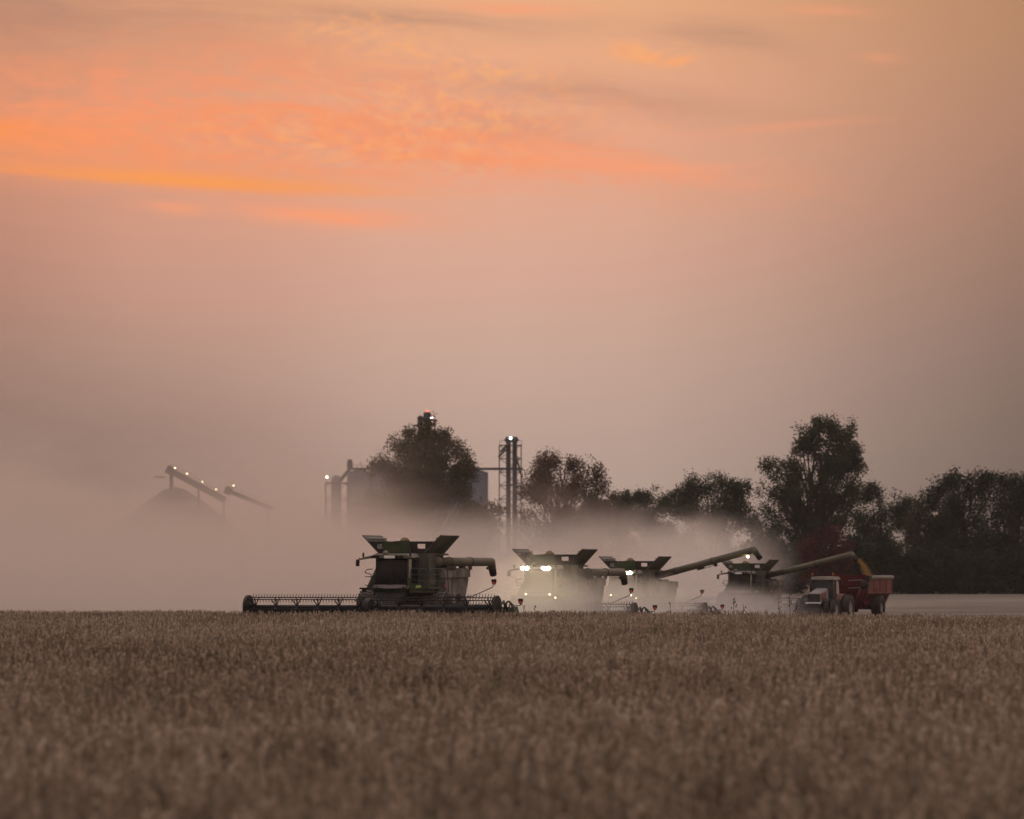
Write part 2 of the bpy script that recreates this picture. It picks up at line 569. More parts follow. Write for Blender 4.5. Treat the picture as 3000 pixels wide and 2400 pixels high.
def bean_material():
    m = bpy.data.materials.new('ripe_soybean')
    m.use_nodes = True
    g = NT(m.node_tree)
    geo = g.n('ShaderNodeNewGeometry')
    oi = g.n('ShaderNodeObjectInfo')
    at_ = g.n('ShaderNodeAttribute', attribute_name='tint')
    pos = geo.outputs['Position']
    x, y, z = g.xyz(pos)
    big = g.noise(g.cmb(g.m('MULTIPLY', x, .5), g.m('MULTIPLY', y, .10), 0.0), 1.0, 3, .6)
    big = g.m('ADD', g.m('MULTIPLY', big, .5), g.m('MULTIPLY', g.smooth(g.noise(g.cmb(g.m('MULTIPLY', x, .07), g.m('MULTIPLY', y, .022), 4.0), 1.0, 3, .6), .25, .75), .5))
    f = g.m('ADD', g.m('MULTIPLY', at_.outputs['Fac'], .52), g.m('ADD', g.m('MULTIPLY', big, .34), g.m('MULTIPLY', oi.outputs['Random'], .14)))
    c = g.ramp(f, [(.12, (.09, .07, .048)), (.35, (.265, .208, .152)), (.6, (.465, .375, .28)), (.88, (.70, .585, .455))])
    b = g.n('ShaderNodeBsdfPrincipled')
    g.put(b.inputs['Base Color'], c)
    b.inputs['Roughness'].default_value = .85
    b.inputs['Specular IOR Level'].default_value = .15
    o = g.n('ShaderNodeOutputMaterial')
    g.t.links.new(b.outputs[0], o.inputs[0])
    return m


def fast_mesh(name, V, quads, mat, tint=None):
    """quad soup from numpy arrays; tint = one float per quad"""
    me = bpy.data.meshes.new(name)
    nq = len(quads)
    me.vertices.add(len(V)); me.loops.add(nq * 4); me.polygons.add(nq)
    me.vertices.foreach_set('co', np.asarray(V, dtype=np.float32).ravel())
    me.loops.foreach_set('vertex_index', np.asarray(quads, dtype=np.int32).ravel())
    me.polygons.foreach_set('loop_start', np.arange(0, nq * 4, 4, dtype=np.int32))
    me.update(calc_edges=True)
    if tint is not None:
        a = me.attributes.new('tint', 'FLOAT', 'FACE')
        a.data.foreach_set('value', np.asarray(tint, dtype=np.float32))
    me.materials.append(mat)
    return me


def quad_soup(cen, u, v):
    """cen, u, v: (n,3) arrays -> verts, quads"""
    n = len(cen)
    V = np.stack([cen - u - v, cen + u - v, cen + u + v, cen - u + v], axis=1).reshape(-1, 3)
    return V, np.arange(4 * n).reshape(n, 4)


def build_crop():
    rng = np.random.default_rng(3)
    mat = bean_material()
    col = bpy.data.collections.new('soybean_patches')
    for k in range(7):
        cen = []; uu = []; vv = []; tt = []
        for _ in range(24):
            x, y = rng.uniform(-.62, .62, 2)
            h = rng.uniform(.75, .96) if rng.random() < .34 else rng.uniform(.42, .76)
            lean = rng.normal(0, .10, 2)
            t0 = rng.beta(.9, 1.1)
            az0 = rng.uniform(0, 6.28)

            def stem(x0, y0, z0, x1, y1, z1, w, t):
                d = np.array([x1 - x0, y1 - y0, z1 - z0]) / 2
                c = np.array([x0 + x1, y0 + y1, z0 + z1]) / 2
                for a in (0.3, 1.9):
                    s = np.array([math.cos(a + az0), math.sin(a + az0), 0]) * w
                    cen.append(c); uu.append(s); vv.append(d); tt.append(t)
            tx, ty = x + lean[0] * h, y + lean[1] * h
            stem(x, y, 0, tx, ty, h, .006, t0 * .5)
            br = [((x, y, 0), (tx, ty, h))]
            for b in range(rng.integers(1, 4)):
                z0 = rng.uniform(.15, .35); a = rng.uniform(0, 6.28); l = rng.uniform(.03, .10)
                e = (x + math.cos(a) * l, y + math.sin(a) * l, rng.uniform(.55, .85) * h)
                p0 = (x + lean[0] * z0, y + lean[1] * z0, z0)
                stem(*p0, *e, .005, t0 * .5); br.append((p0, e))
            for (p0, p1) in br:
                npod = int(26 * (p1[2] - p0[2]) / .8)
                for _p in range(npod):
                    q = rng.uniform(.22, 1.0)
                    c = np.array(p0) + (np.array(p1) - np.array(p0)) * q
                    a = rng.uniform(0, 6.28)
                    d = np.array([math.cos(a), math.sin(a), rng.uniform(.2, 3.6)])
                    d /= np.linalg.norm(d)
                    L = rng.uniform(.028, .048)
                    s = np.cross(d, rng.normal(0, 1, 3)); s /= np.linalg.norm(s) + 1e-6
                    cen.append(c + d * L * 1.1); uu.append(s * .0095); vv.append(d * L); tt.append(np.clip(t0 + rng.normal(0, .12), 0, 1))
        V, Q = quad_soup(np.array(cen), np.array(uu), np.array(vv))
        me = fast_mesh('soybean_patch', V, Q, mat, tt)
        o = bpy.data.objects.new('soybean_patch', me)
        col.objects.link(o)
    # planting points (rows about .38 m apart read only as texture at this angle)
    pts = []
    Y = 36.0
    while Y < 300:
        hw = Y * .115 + 5 + Y * .03
        X = -hw
        while X < hw:
            px = 1500 + X * F / Y
            if Y < crop_edge(px) + rng.uniform(-.7, .7):
                pts.append((X + rng.uniform(-.3, .3), Y + rng.uniform(-.3, .3)))
            X += .92
        Y += .92
    pts = np.array(pts)
    n = len(pts)
    me = bpy.data.meshes.new('soybean_crop')
    me.vertices.add(n)
    co = np.zeros((n, 3), dtype=np.float32)
    co[:, :2] = pts
    co[:, 2] = [gz(p[1]) for p in pts]
    me.vertices.foreach_set('co', co.ravel())
    sc = np.array([.96 + .16 * mnoise.noise(Vector((p[0] * .3, p[1] * .09, 0))) + random.uniform(-.06, .06) for p in pts], dtype=np.float32)
    a = me.attributes.new('size', 'FLOAT', 'POINT'); a.data.foreach_set('value', sc)
    a = me.attributes.new('turn', 'FLOAT', 'POINT'); a.data.foreach_set('value', rng.uniform(0, 6.28, n).astype(np.float32))
    me.materials.append(mat)
    ob = bpy.data.objects.new('soybean_crop', me)
    C.objects.link(ob)
    tag(ob, 'ripe brown soybeans standing across the whole foreground', kind='stuff')
    ng = bpy.data.node_groups.new('planting', 'GeometryNodeTree')
    ng.interface.new_socket('Geometry', in_out='INPUT', socket_type='NodeSocketGeometry')
    ng.interface.new_socket('Geometry', in_out='OUTPUT', socket_type='NodeSocketGeometry')
    N = ng.nodes
    gi = N.new('NodeGroupInput'); go = N.new('NodeGroupOutput')
    ci = N.new('GeometryNodeCollectionInfo')
    ci.inputs['Collection'].default_value = col
    ci.inputs['Separate Children'].default_value = True
    ci.inputs['Reset Children'].default_value = True
    ip = N.new('GeometryNodeInstanceOnPoints')
    ip.inputs['Pick Instance'].default_value = True
    rv = N.new('FunctionNodeRandomValue'); rv.data_type = 'INT'
    rv.inputs[4].default_value = 0; rv.inputs[5].default_value = 6
    na = N.new('GeometryNodeInputNamedAttribute'); na.data_type = 'FLOAT'; na.inputs[0].default_value = 'turn'
    nb = N.new('GeometryNodeInputNamedAttribute'); nb.data_type = 'FLOAT'; nb.inputs[0].default_value = 'size'
    cx = N.new('ShaderNodeCombineXYZ')
    L = ng.links.new
    mp = N.new('GeometryNodeMeshToPoints')
    L(gi.outputs[0], mp.inputs[0])
    L(mp.outputs[0], ip.inputs['Points'])
    L(ci.outputs[0], ip.inputs['Instance'])
    L(rv.outputs[2], ip.inputs['Instance Index'])
    L(na.outputs[0], cx.inputs[2])
    L(cx.outputs[0], ip.inputs['Rotation'])
    L(nb.outputs[0], ip.inputs['Scale'])
    L(ip.outputs[0], go.inputs[0])
    md = ob.modifiers.new('planting', 'NODES')
    md.node_group = ng
    print('crop patches', n)


build_crop()


# tall weeds standing above the crop edge
def build_weeds():
    wm = material('dry_weed', (.05, .035, .026), .9, .3, 6.0)
    specs = [(1536, 258.5, 1.28, 'slim dark weed stalk just right of the nearest combine header', 3),
             (1570, 258, 1.22, 'short leaning weed right of the nearest combine header', 4),
             (1962, 253, 1.35, 'single thick weed stalk in front of the long raised auger combine', 5),
             (2148, 251, 1.62, 'tall weed with hanging seed heads at the crop edge left of the tractor', 6),
             (2180, 250.5, 1.30, 'small bent weed at the crop edge between two combines', 7),
             (2285, 249, 1.35, 'leafy weed below the end of the farthest combine', 8),
             (2314, 249, 1.80, 'tallest weed at the crop edge beside the tractor front wheels', 9),
             (2330, 248.5, 1.30, 'bushy weed against the tractor front wheels', 10)]
    for px, Y, h, lab, sd_ in specs:
        rnd = random.Random(sd_)
        b = MB()
        lean = rnd.uniform(-.12, .12)
        pts = [Vector((lean * t * t + rnd.uniform(-.012, .012), 0, h * t)) for t in (0, .3, .55, .8, 1)]
        b.path(pts, .011, 5)
        for k in range(9 if h > 1.5 else 6):
            t = rnd.uniform(.6, 1)
            p = Vector((lean * t * t, 0, h * t))
            a = rnd.uniform(0, 6.28); l = rnd.uniform(.05, .15)
            e = p + Vector((math.cos(a) * l, math.sin(a) * l, rnd.uniform(-.02, .12)))
            b.tube(p, e, .006, .004, 4)
            b.sphere(e, rnd.uniform(.018, .03), 6, 4, (1, 1, 1.9))
        o = b.build('weed', wm, None, (at(px, Y), Y, gz(Y)))
        tag(o, lab, 'weed', 'weeds above the crop edge')


build_weeds()


# ------------------------------------------------------------------ combine harvester (forward = -y, its left = +x)
def wheel(parent, name, x0, x1, r, y, rimr, tyre_mat, rim_mat, lugs=True):
    w = empty(name, (0, y, r)); w.parent = parent
    t = (x1 - x0) * .5
    c = (x0 + x1) / 2
    prof = [(rimr, -t * .8), (r * .80, -t), (r * .95, -t * .93), (r, -t * .6), (r * 1.01, 0), (r, t * .6), (r * .95, t * .93), (r * .80, t), (rimr, t * .8)]
    b = MB().lathe(prof, 'x', (c, 0, 0), 30)
    if lugs:
        n = 22
        for i in range(n):
            for sgn in (-1, 1):
                a = 2 * math.pi * (i + (.5 if sgn > 0 else 0)) / n
                rot = Matrix.Rotation(a, 3, 'X') @ Matrix.Rotation(sgn * .6, 3, 'Z')
                p = Vector((c + sgn * t * .48, -math.sin(a) * r * 1.0, math.cos(a) * r * 1.0))
                b.box(p, (t * .95, .075, .07), rot)
    b.build('tyre', tyre_mat, w)
    b = MB().lathe([(rimr, -t * .7), (rimr * .9, -t * .5), (rimr * .3, -t * .3), (.02, -t * .3), (.02, t * .3), (rimr * .3, t * .3), (rimr * .9, t * .5), (rimr, t * .7)], 'x', (c, 0, 0), 24)
    b.build('rim', rim_mat, w)
    return w


def make_combine():
    root = empty('combine_harvester', (0, 0, 0))
    # --- body and side panels
    b = MB()
    b.prism([(-.5, .9), (4.6, .9), (5.0, 1.6), (5.0, 2.9), (2.3, 3.0), (-.5, 3.0)], 'x', -1.42, 1.42)
    b.prism([(4.9, 1.5), (5.5, 1.1), (5.6, 1.7), (5.0, 2.5)], 'x', -1.2, 1.2)
    b.build('body', M['green_dusty'], root)
    arch = [(4.42 + 0 * i, 0) for i in range(0)]
    for sx in (1, -1):
        b = MB()
        x0, x1 = (1.44, 1.60) if sx > 0 else (-1.60, -1.44)
        archp = [(3.55 + .50 * math.cos(a), 1.22 + .50 * math.sin(a)) for a in [math.pi * (1 - i / 8) for i in range(9)]]
        low = [(.75, 1.75), (2.55, 1.30)] + archp + [(4.45, 1.45), (4.86, 2.15), (4.98, 2.5), (4.98, 2.56)]
        b.prism(low + [(.75, 2.50)], 'x', x0, x1)
        x2, x3 = (1.44, 1.66) if sx > 0 else (-1.66, -1.44)
        b.prism([(.75, 2.5), (3.0, 2.52), (5.05, 2.58), (5.10, 2.70), (5.10, 3.0), (3.4, 3.05), (.75, 3.06)], 'x', x2, x3)
        b.build('side_panel', M['panel_dusty'], root)
    # panel joints and a louvred screen low on the left side
    b = MB()
    b.box((1.61, 2.55, 1.98), (.03, .025, 1.05)); b.path([(1.675, .8, 2.53), (1.675, 5.05, 2.60)], .014, 4); b.path([(1.67, 2.55, 2.53), (1.67, 2.55, 3.04)], .014, 4)
    b.build('panel_joint', M['dark'], root)
    b = MB()
    for k in range(6):
        b.box((1.615, 1.25, 1.95 + k * .08), (.03, .7, .03))
    b.build('louvre', M['dark'], root)
    # --- tank
    b = MB()
    b.prism([(-.45, 2.2), (.72, 2.2), (.72, 3.06), (2.35, 3.06), (2.35, 3.80), (-.45, 3.80)], 'x', -1.40, 1.22)
    b.prism([(-.45, 2.2), (.66, 2.2), (.66, 3.80), (-.45, 3.80)], 'x', 1.22, 1.48)
    b.box((1.36, 1.5, 3.74), (.30, 1.65, .09))
    b.build('grain_tank', M['green_dusty'], root)
    # side flaps
    for sx in (1, -1):
        b = MB()
        bot = [(1.18 * sx, -.50, 3.80), (1.18 * sx, 2.45, 3.80)]
        tp = [(2.12 * sx, 2.22, 4.71), (2.12 * sx, -.46, 4.73)]
        n = Vector((.7 * sx, 0, -.7))
        b.slab([bot[0], bot[1], tp[0], tp[1]], n, .05)
        o = b.build('side_flap', M['green_dusty'], root)
        b = MB()
        up = Vector((.94 * sx, 0, .92)).normalized()
        for k in range(4):
            y = -.1 + k * .62
            p = Vector((1.18 * sx, y, 3.80)) + up * .35 + Vector((-.03 * sx, 0, .03))
            q = Vector((1.18 * sx, y, 3.80)) + up * 1.0 + Vector((-.03 * sx, 0, .03))
            b.tube(p, q, .035, .035, 5)
        b.tube(Vector((1.18 * sx, -.35, 3.8)) + up * 1.02 + Vector((-.04 * sx, 0, .04)), Vector((1.18 * sx, 2.2, 3.8)) + up * 1.02 + Vector((-.04 * sx, 0, .04)), .05, .05, 5)
        b.build('flap_rib', M['grey'], o)
    # front flap with two windows
    b = MB()
    yf, t = -.50, .05

    def xw(z): return 1.18 + (z - 3.80) * 1.02
    zs = [3.80, 4.03, 4.27, 4.40]

    def strip(za, zb, xa0, xb0, xa1, xb1):
        b.hull8([(xa0, yf, za), (xb0, yf, za), (xb0, yf + t, za), (xa0, yf + t, za)], [(xa1, yf, zb), (xb1, yf, zb), (xb1, yf + t, zb), (xa1, yf + t, zb)])
    strip(3.80, 4.03, -xw(3.80), xw(3.80), -xw(4.03), xw(4.03))
    strip(4.27, 4.40, -xw(4.27), xw(4.27), -xw(4.40), xw(4.40))
    strip(4.03, 4.27, -.88, .88, -.88, .88)
    strip(4.03, 4.27, 1.31, xw(4.03), 1.31, xw(4.27))
    strip(4.03, 4.27, -xw(4.03), -1.31, -xw(4.27), -1.31)
    b.build('front_flap', M['dark'], root)
    b = MB()
    b.hull8([(-.92, yf - .10, 3.82), (.55, yf - .10, 3.82), (.55, yf - .04, 3.82), (-.92, yf - .04, 3.82)],
            [(-.98, yf - .26, 4.36), (.52, yf - .26, 4.46), (.52, yf - .2, 4.46), (-.98, yf - .2, 4.36)])
    b.build('front_cover', M['green'], root)
    b = MB()
    b.hull8([(-1.18, 2.40, 3.80), (1.18, 2.40, 3.80), (1.18, 2.46, 3.80), (-1.18, 2.46, 3.80)],
            [(-1.3, 2.75, 3.98), (1.3, 2.75, 3.98), (1.3, 2.81, 3.98), (-1.3, 2.81, 3.98)])
    b.build('rear_flap', M['green_dusty'], root)
    b = MB()
    b.lathe([(1.15, 3.85), (.9, 3.98), (.42, 4.22), (.22, 4.50), (.17, 4.57), (.08, 4.61), (.01, 4.62)], 'z', (-.38, 1.0, 0), 14)
    b.build('grain_heap', M['grain'], root)
    # --- cab
    cab = empty('cab', (0, 0, 0)); cab.parent = root
    b = MB()
    b.hull8([(-.88, -1.86, 2.16), (.88, -1.86, 2.16), (.95, -.46, 2.16), (-.95, -.46, 2.16)],
            [(-.83, -1.76, 3.58), (.83, -1.76, 3.58), (.92, -.46, 3.58), (-.92, -.46, 3.58)])
    b.build('cab_shell', M['green'], cab)
    b = MB()   # curved windscreen
    k = 8; vs = []
    for j, (z, yy, hw) in enumerate([(2.22, -1.90, .82), (2.9, -1.96, .815), (3.52, -1.82, .79)]):
        for i in range(k + 1):
            u = i / k * 2 - 1
            vs.append((u * hw, yy - .16 * (1 - u * u), z))
    fs = [(j * (k + 1) + i, j * (k + 1) + i + 1, (j + 1) * (k + 1) + i + 1, (j + 1) * (k + 1) + i) for j in range(2) for i in range(k)]
    b.add(vs, fs, True)
    for j in (0, 2):
        b.path([vs[j * (k + 1) + i] for i in range(k + 1)], .02, 4)
    b.build('windscreen', M['glass'], cab)
    for sx in (-1, 1):
        MB().tube((.84 * sx, -1.90, 2.18), (.81 * sx, -1.82, 3.56), .035, .035, 6).build('pillar', M['dark'], cab)
    b = MB().hull8([(.885, -1.70, 2.55), (.90, -1.70, 2.55), (.92, -1.50, 2.62), (.90, -1.50, 2.62)], [(.86, -1.68, 3.50), (.88, -1.68, 3.50), (.915, -1.38, 3.50), (.90, -1.38, 3.50)])
    b.build('side_window', M['skypane'], cab)
    b = MB().hull8([(.905, -1.30, 2.30), (.935, -1.30, 2.30), (.965, -.62, 2.30), (.935, -.62, 2.30)], [(.885, -1.22, 3.50), (.915, -1.22, 3.50), (.945, -.60, 3.50), (.915, -.60, 3.50)])
    b.build('door_window', M['glass'], cab)
    b = MB()   # roof with a visor and drooping arms
    prof = [(-1.68, 3.50), (-1.35, 3.60), (-.95, 3.68), (0, 3.74), (.95, 3.68), (1.22, 3.62), (1.22, 3.57), (.9, 3.54), (0, 3.56), (-.95, 3.54), (-1.35, 3.50), (-1.68, 3.44)]
    b.prism(prof, 'y', -2.20, -2.02)
    b.hull8([(-1.0, -2.02, 3.56), (1.0, -2.02, 3.56), (1.0, -.40, 3.60), (-1.0, -.40, 3.60)], [(-.92, -2.0, 3.74), (.92, -2.0, 3.74), (.9, -.5, 3.79), (-.9, -.5, 3.79)])
    b.build('roof', M['roofgrey'], cab)
    b = MB().sphere((-.27, -1.95, 3.78), .15, 12, 8)
    b.build('receiver_dome', M['roofgrey'], cab)
    for x in (-1.42, 1.12):
        b = MB().tube((x, -2.1, 3.6 if x < 0 else 3.64), (x, -2.1, 3.73 if x < 0 else 3.78), .055, .055, 8)
        b.sphere((x, -2.1, 3.76 if x < 0 else 3.82), .065, 8, 5)
        b.build('beacon', M['dark'], cab)
    for x in (-.84, -.62, -.14, .05, .24, .44, .68):
        b = MB().box((x, -2.225, 3.61), (.20, .05, .14))
        b.tube((x, -2.25, 3.61), (x, -2.262, 3.61), .06, .06, 10)
        b.build('headlight', M['white' if abs(x) < .3 else 'blackplastic'], cab)
    for x, y, z0, z1, w in ((-1.72, -2.12, 3.14, 3.48, .17), (1.38, -1.75, 3.10, 3.46, .2)):
        b = MB().box((x, y, (z0 + z1) / 2), (w, .09, z1 - z0), Matrix.Rotation(.06, 3, 'Y'))
        b.tube((x + .06, y, z1 - .02), (x + (.10 if x < 0 else -.2), y, z1 + .08), .025, .025, 6)
        b.build('mirror', M['blackplastic'], cab)
    # console below the cab with light bar
    b = MB()
    b.prism([(-1.75, 1.80), (-.4, 1.70), (-.4, 2.18), (-1.88, 2.20), (-2.0, 2.02)], 'x', -.98, .98)
    b.hull8([(-1.42, -1.75, 2.0), (-.9, -1.75, 2.0), (-.9, -.6, 2.0), (-1.42, -.6, 2.0)], [(-1.0, -1.55, 3.0), (-.84, -1.7, 3.0), (-.9, -.6, 3.0), (-1.0, -.6, 3.0)])
    b.build('cab_base', M['green'], root)
    b = MB()
    vs = []
    b.prism([(-.86, 2.20), (0, 2.22), (.86, 2.20), (.80, 2.08), (.3, 2.02), (-.3, 2.02), (-.80, 2.08)], 'y', -2.06, -1.9)
    b.build('bumper_bar', M['grey'], root)
    for x, z in ((-.72, 2.12), (.72, 2.12), (1.06, 1.93)):
        MB().tube((x, -2.06, z), (x, -2.10, z), .034, .034, 8).build('work_lamp', M['blackplastic'], root)
    # right hand steps and handle
    b = MB()
    b.path([(-1.0, -1.9, 3.0), (-1.30, -1.9, 2.98), (-1.42, -1.9, 2.82), (-1.05, -1.9, 2.72)], .022, 5)
    b.build('grab_handle', M['dark'], root)
    b = MB()
    for z, w in ((2.62, .42), (2.18, .44)):
        b.tube((-1.0, -1.85, z), (-1.0 - w, -1.85, z), .02, .02, 5)
    b.tube((-1.1, -1.85, 2.0), (-1.1, -1.85, 2.7), .02, .02, 5)
    b.box((-1.35, -1.8, 2.02), (.7, .3, .08))
    b.box((-1.50, -1.8, 1.91), (.18, .12, .16))
    b.build('side_step', M['dark'], root)
    # platform, railings, ladder
    b = MB()
    b.box((1.48, -.75, 2.04), (1.06, 2.2, .10))
    b.box((1.42, -1.2, 1.90), (.9, 1.2, .18))
    b.build('platform', M['green'], root)
    b = MB().box((1.47, -1.875, 2.12), (.26, .05, .14))
    b.build('reflector', material('pale_green_lens', (.30, .40, .14), .4, .1), root)

    def rail(pts_fn):
        b = MB()
        zt = 3.02
        b.path([pts_fn(0, 2.08), pts_fn(0, 2.92), pts_fn(.12, zt), pts_fn(.88, zt), pts_fn(1, 2.92), pts_fn(1, 2.08)], .021, 5)
        b.tube(pts_fn(.5, 2.08), pts_fn(.5, zt), .016, .016, 5)
        for z in (2.42, 2.72):
            b.tube(pts_fn(0, z), pts_fn(1, z), .016, .016, 5)
        b.build('railing', M['rail'], root)
    rail(lambda u, z: (1.02 + .9 * u, -1.82, z))
    rail(lambda u, z: (2.0, -1.72 + 1.75 * u, z))
    b = MB()
    for y in (.12, .62):
        b.path([(1.7, y, 2.9), (1.9, y, 3.04), (2.08, y, 2.9), (2.22, y - .05, 1.4), (2.28, y - .08, .55)], .025, 5)
    for k in range(6):
        z = .7 + k * .27
        b.tube((2.26 - k * .03, .06, z), (2.26 - k * .03, .56, z), .02, .02, 5)
    b.build('ladder', M['rail'], root)
    MB().box((1.62, 1.45, 2.12), (.05, .22, .22)).build('marker_light', M['redlens'], root)
    # --- unloading auger folded back along the left side; origin at its pivot
    aug = MB()
    L = 7.9
    aug.tube((0, -.25, 0), (0, L, 0), .235, .225, 18)
    aug.sphere((0, -.1, 0), .30, 12, 8)
    aug.sphere((0, L, 0), .225, 12, 8)
    o = aug.build('unloading_auger', M['auger'], root, (1.45, .85, 3.36))
    for yy in (1.6, 4.6):
        MB().lathe([(.232, 0), (.262, .01), (.262, .06), (.232, .07)], 'y', (0, yy, 0), 18).build('flange', M['dark'], o)
    b = MB()
    d = Vector((0, .45, -.80)).normalized()
    b.tube((0, L - .02, .03), Vector((0, L - .02, 0)) + d * .34, .225, .21, 16)
    b.build('elbow', M['auger'], o)
    b = MB().tube(Vector((0, L - .02, 0)) + d * .31, Vector((0, L - .02, 0)) + d * .78, .205, .185, 14)
    b.build('spout', M['blackplastic'], o)
    b = MB().sphere((0, L - .55, -.33), .075, 8, 6)
    b.build('auger_lamp', M['blackplastic'], o)
    b = MB().box((0, 3.6, -.27), (.2, .5, .12))
    b.tube((0, 3.4, -.34), (0, 4.7, -.30), .025, .025, 5)
    b.box((0, 4.8, -.32), (.12, .2, .18))
    b.build('auger_bracket', M['dark'], o)
    MB().box((1.45, 2.2, 3.06), (.5, 1.4, .22)).build('auger_cradle', M['dark'], root)
    MB().prism([(.3, 3.05), (1.5, 3.05), (1.35, 3.32), (.6, 3.32)], 'x', .75, 1.42).build('air_intake', M['dark'], root)
    # --- wheels, feeder house, axle
    for x0, x1 in ((1.30, 2.32), (-2.32, -1.30)):
        wheel(root, 'front_wheel', x0, x1, .97, 0, .48, M['rubber_dusty'], M['yellow'])
    for x0, x1 in ((1.05, 1.62), (-1.62, -1.05)):
        wheel(root, 'rear_wheel', x0, x1, .74, 4.3, .36, M['rubber_dusty'], M['yellow'])
    MB().box((0, 0, .95), (2.7, .4, .4)).build('front_axle', M['dark'], root)
    MB().box((0, 4.3, .74), (2.2, .25, .25)).build('rear_axle', M['dark'], root)
    b = MB().prism([(-.9, 1.15), (-3.55, .35), (-3.55, 1.05), (-1.6, 1.95), (-.9, 1.95)], 'x', -.8, .8)
    b.build('feeder_house', M['dark'], root)
    # --- header
    h = empty('header', (0, 0, 0)); h.parent = root
    W = 6.9
    b = MB()
    b.prism([(-3.62, .25), (-3.50, .25), (-3.42, 1.0), (-3.54, 1.0)], 'x', -W, -.8)
    b.prism([(-3.62, .25), (-3.50, .25), (-3.42, 1.0), (-3.54, 1.0)], 'x', .8, W)
    b.box((0, -3.52, 1.05), (2 * W, .16, .14))
    b.box((0, -4.3, .22), (2 * W, 1.5, .06))
    b.box((0, -3.55, .3), (2 * W, .2, .14))
    b.build('header_frame', M['dark'], h)
    b = MB().box((0, -5.35, .2), (2 * W, .14, .05))
    for i in range(180):
        b.tube((-W + (i + .5) * 2 * W / 180, -5.4, .2), (-W + (i + .5) * 2 * W / 180, -5.52, .19), .018, .006, 4)
    b.build('cutter_bar', M['reel'], h)
    ry, rz, rr = -4.62, 1.08, .52
    for x0, x1, ph in ((-6.55, -.30, 50), (.05, 6.6, 45)):
        b = MB().tube((x0, ry, rz), (x1, ry, rz), .125, .125, 14)
        b.build('reel_tube', M['reel'], h)
        ns = 5
        for i in range(ns + 1):
            x = x0 + (x1 - x0) * (i + .5) / (ns + .5) if i else x0 + .1
            x = x0 + (x1 - x0) * (i + .25) / (ns + .5)
            b = MB()
            for k in range(6):
                a = R(ph + 60 * k)
                c = Vector((x, ry - rr * math.cos(a), rz + rr * math.sin(a)))
                for s in (-.14, .14):
                    b.tube((x, ry - .1 * math.cos(a), rz + .1 * math.sin(a)), c + Vector((s, 0, 0)), .035, .028, 5)
            b.build('reel_spider', M['reel'], h)
        for k in range(6):
            a = R(ph + 60 * k)
            cy_, cz = ry - rr * math.cos(a), rz + rr * math.sin(a)
            b = MB().tube((x0, cy_, cz), (x1, cy_, cz), .030, .030, 6)
            nt = int((x1 - x0) / .155)
            up = 1 if ph == 45 else (1 if k == 1 else -1)
            if ph != 45 and k in (0, 1):
                up = {1: 1, 0: -1}[k]
            for i in range(nt):
                x = x0 + .06 + i * .155
                if up > 0:
                    e = (x + .05, cy_ + .04, cz + .20)
                else:
                    e = (x + .04, cy_ - .03, cz - .17)
                b.tube((x, cy_, cz), e, .024, .010, 4, False)
            b.build('reel_bat', M['reel'], h)
    for x0, t in ((-6.72, .14), (6.62, .12), (-.26, .26)):
        r_ = .60 if abs(x0) > 1 else .44
        b = MB()
        poly = [(ry + r_ * math.cos(a) * (1.0), rz + .02 + r_ * math.sin(a)) for a in [2 * math.pi * i / 18 for i in range(18)]]
        b.prism(poly, 'x', x0, x0 + t)
        b.tube((x0 - .03, ry, rz), (x0 + t + .03, ry, rz), .17, .17, 12)
        b.build('reel_end_shield', M['dark'], h)
    for sx in (-1, 1):
        b = MB()
        b.path([(6.78 * sx, -3.6, 1.0), (6.78 * sx, -3.9, 1.42), (6.78 * sx, -4.5, 1.16)], .06, 6)
        b.tube((6.9 * sx, -3.6, .7), (6.86 * sx, -4.3, 1.05), .04, .04, 6)
        b.build('reel_arm', M['green'], h)
        b = MB()
        b.prism([(-5.7, .10), (-3.4, .15), (-3.4, .95), (-4.2, .80), (-5.2, .45)], 'x', (6.95 if sx > 0 else -7.1), (7.1 if sx > 0 else -6.95))
        b.build('end_divider', M['green'], h)
    b = MB()
    b.hull8([(6.98, -3.95, .45), (7.45, -3.95, .45), (7.45, -3.2, .45), (6.98, -3.2, .45)], [(7.02, -3.9, 1.08), (7.30, -3.85, 1.14), (7.30, -3.3, 1.14), (7.02, -3.25, 1.08)])
    b.build('drive_cover', M['green_dusty'], h)
    b = MB().path([(6.85, -3.7, 1.0), (6.85, -3.75, 1.30), (6.98, -3.75, 1.42), (7.12, -3.75, 1.30), (7.2, -3.75, 1.05)], .045, 6)
    b.path([(6.95, -3.6, 1.0), (7.02, -3.6, 1.36), (7.2, -3.6, 1.2), (7.22, -3.6, 1.0)], .03, 6)
    b.build('hydraulic_hose', M['blackplastic'], h)
    # warning lamps on stalks
    b = MB().path([(3.6, -3.5, 1.62), (4.95, -3.5, 1.64), (6.05, -3.5, 2.10), (6.10, -3.5, 2.28)], .024, 5)
    b.build('lamp_stalk', M['dark'], h)
    plate = [(-.12, .14), (.13, .14), (.13, -.02), (.06, -.13), (-.05, -.13), (-.12, -.02)]
    b = MB().prism([(6.12 + p[0], 2.36 + p[1]) for p in plate], 'y', -3.53, -3.48)
    b.build('lamp_plate', M['blackplastic'], h)
    MB().tube((6.12, -3.53, 2.32), (6.12, -3.57, 2.32), .06, .06, 10).build('warning_lamp', M['redlens'], h)
    b = MB().path([(7.16, -3.6, 1.12), (7.24, -3.6, 1.18), (7.54, -3.6, 1.19), (7.56, -3.6, 1.30)], .022, 5)
    b.build('lamp_stalk', M['dark'], h)
    b = MB().prism([(7.56 + p[0], 1.40 + p[1]) for p in plate], 'y', -3.63, -3.58)
    b.build('lamp_plate', M['blackplastic'], h)
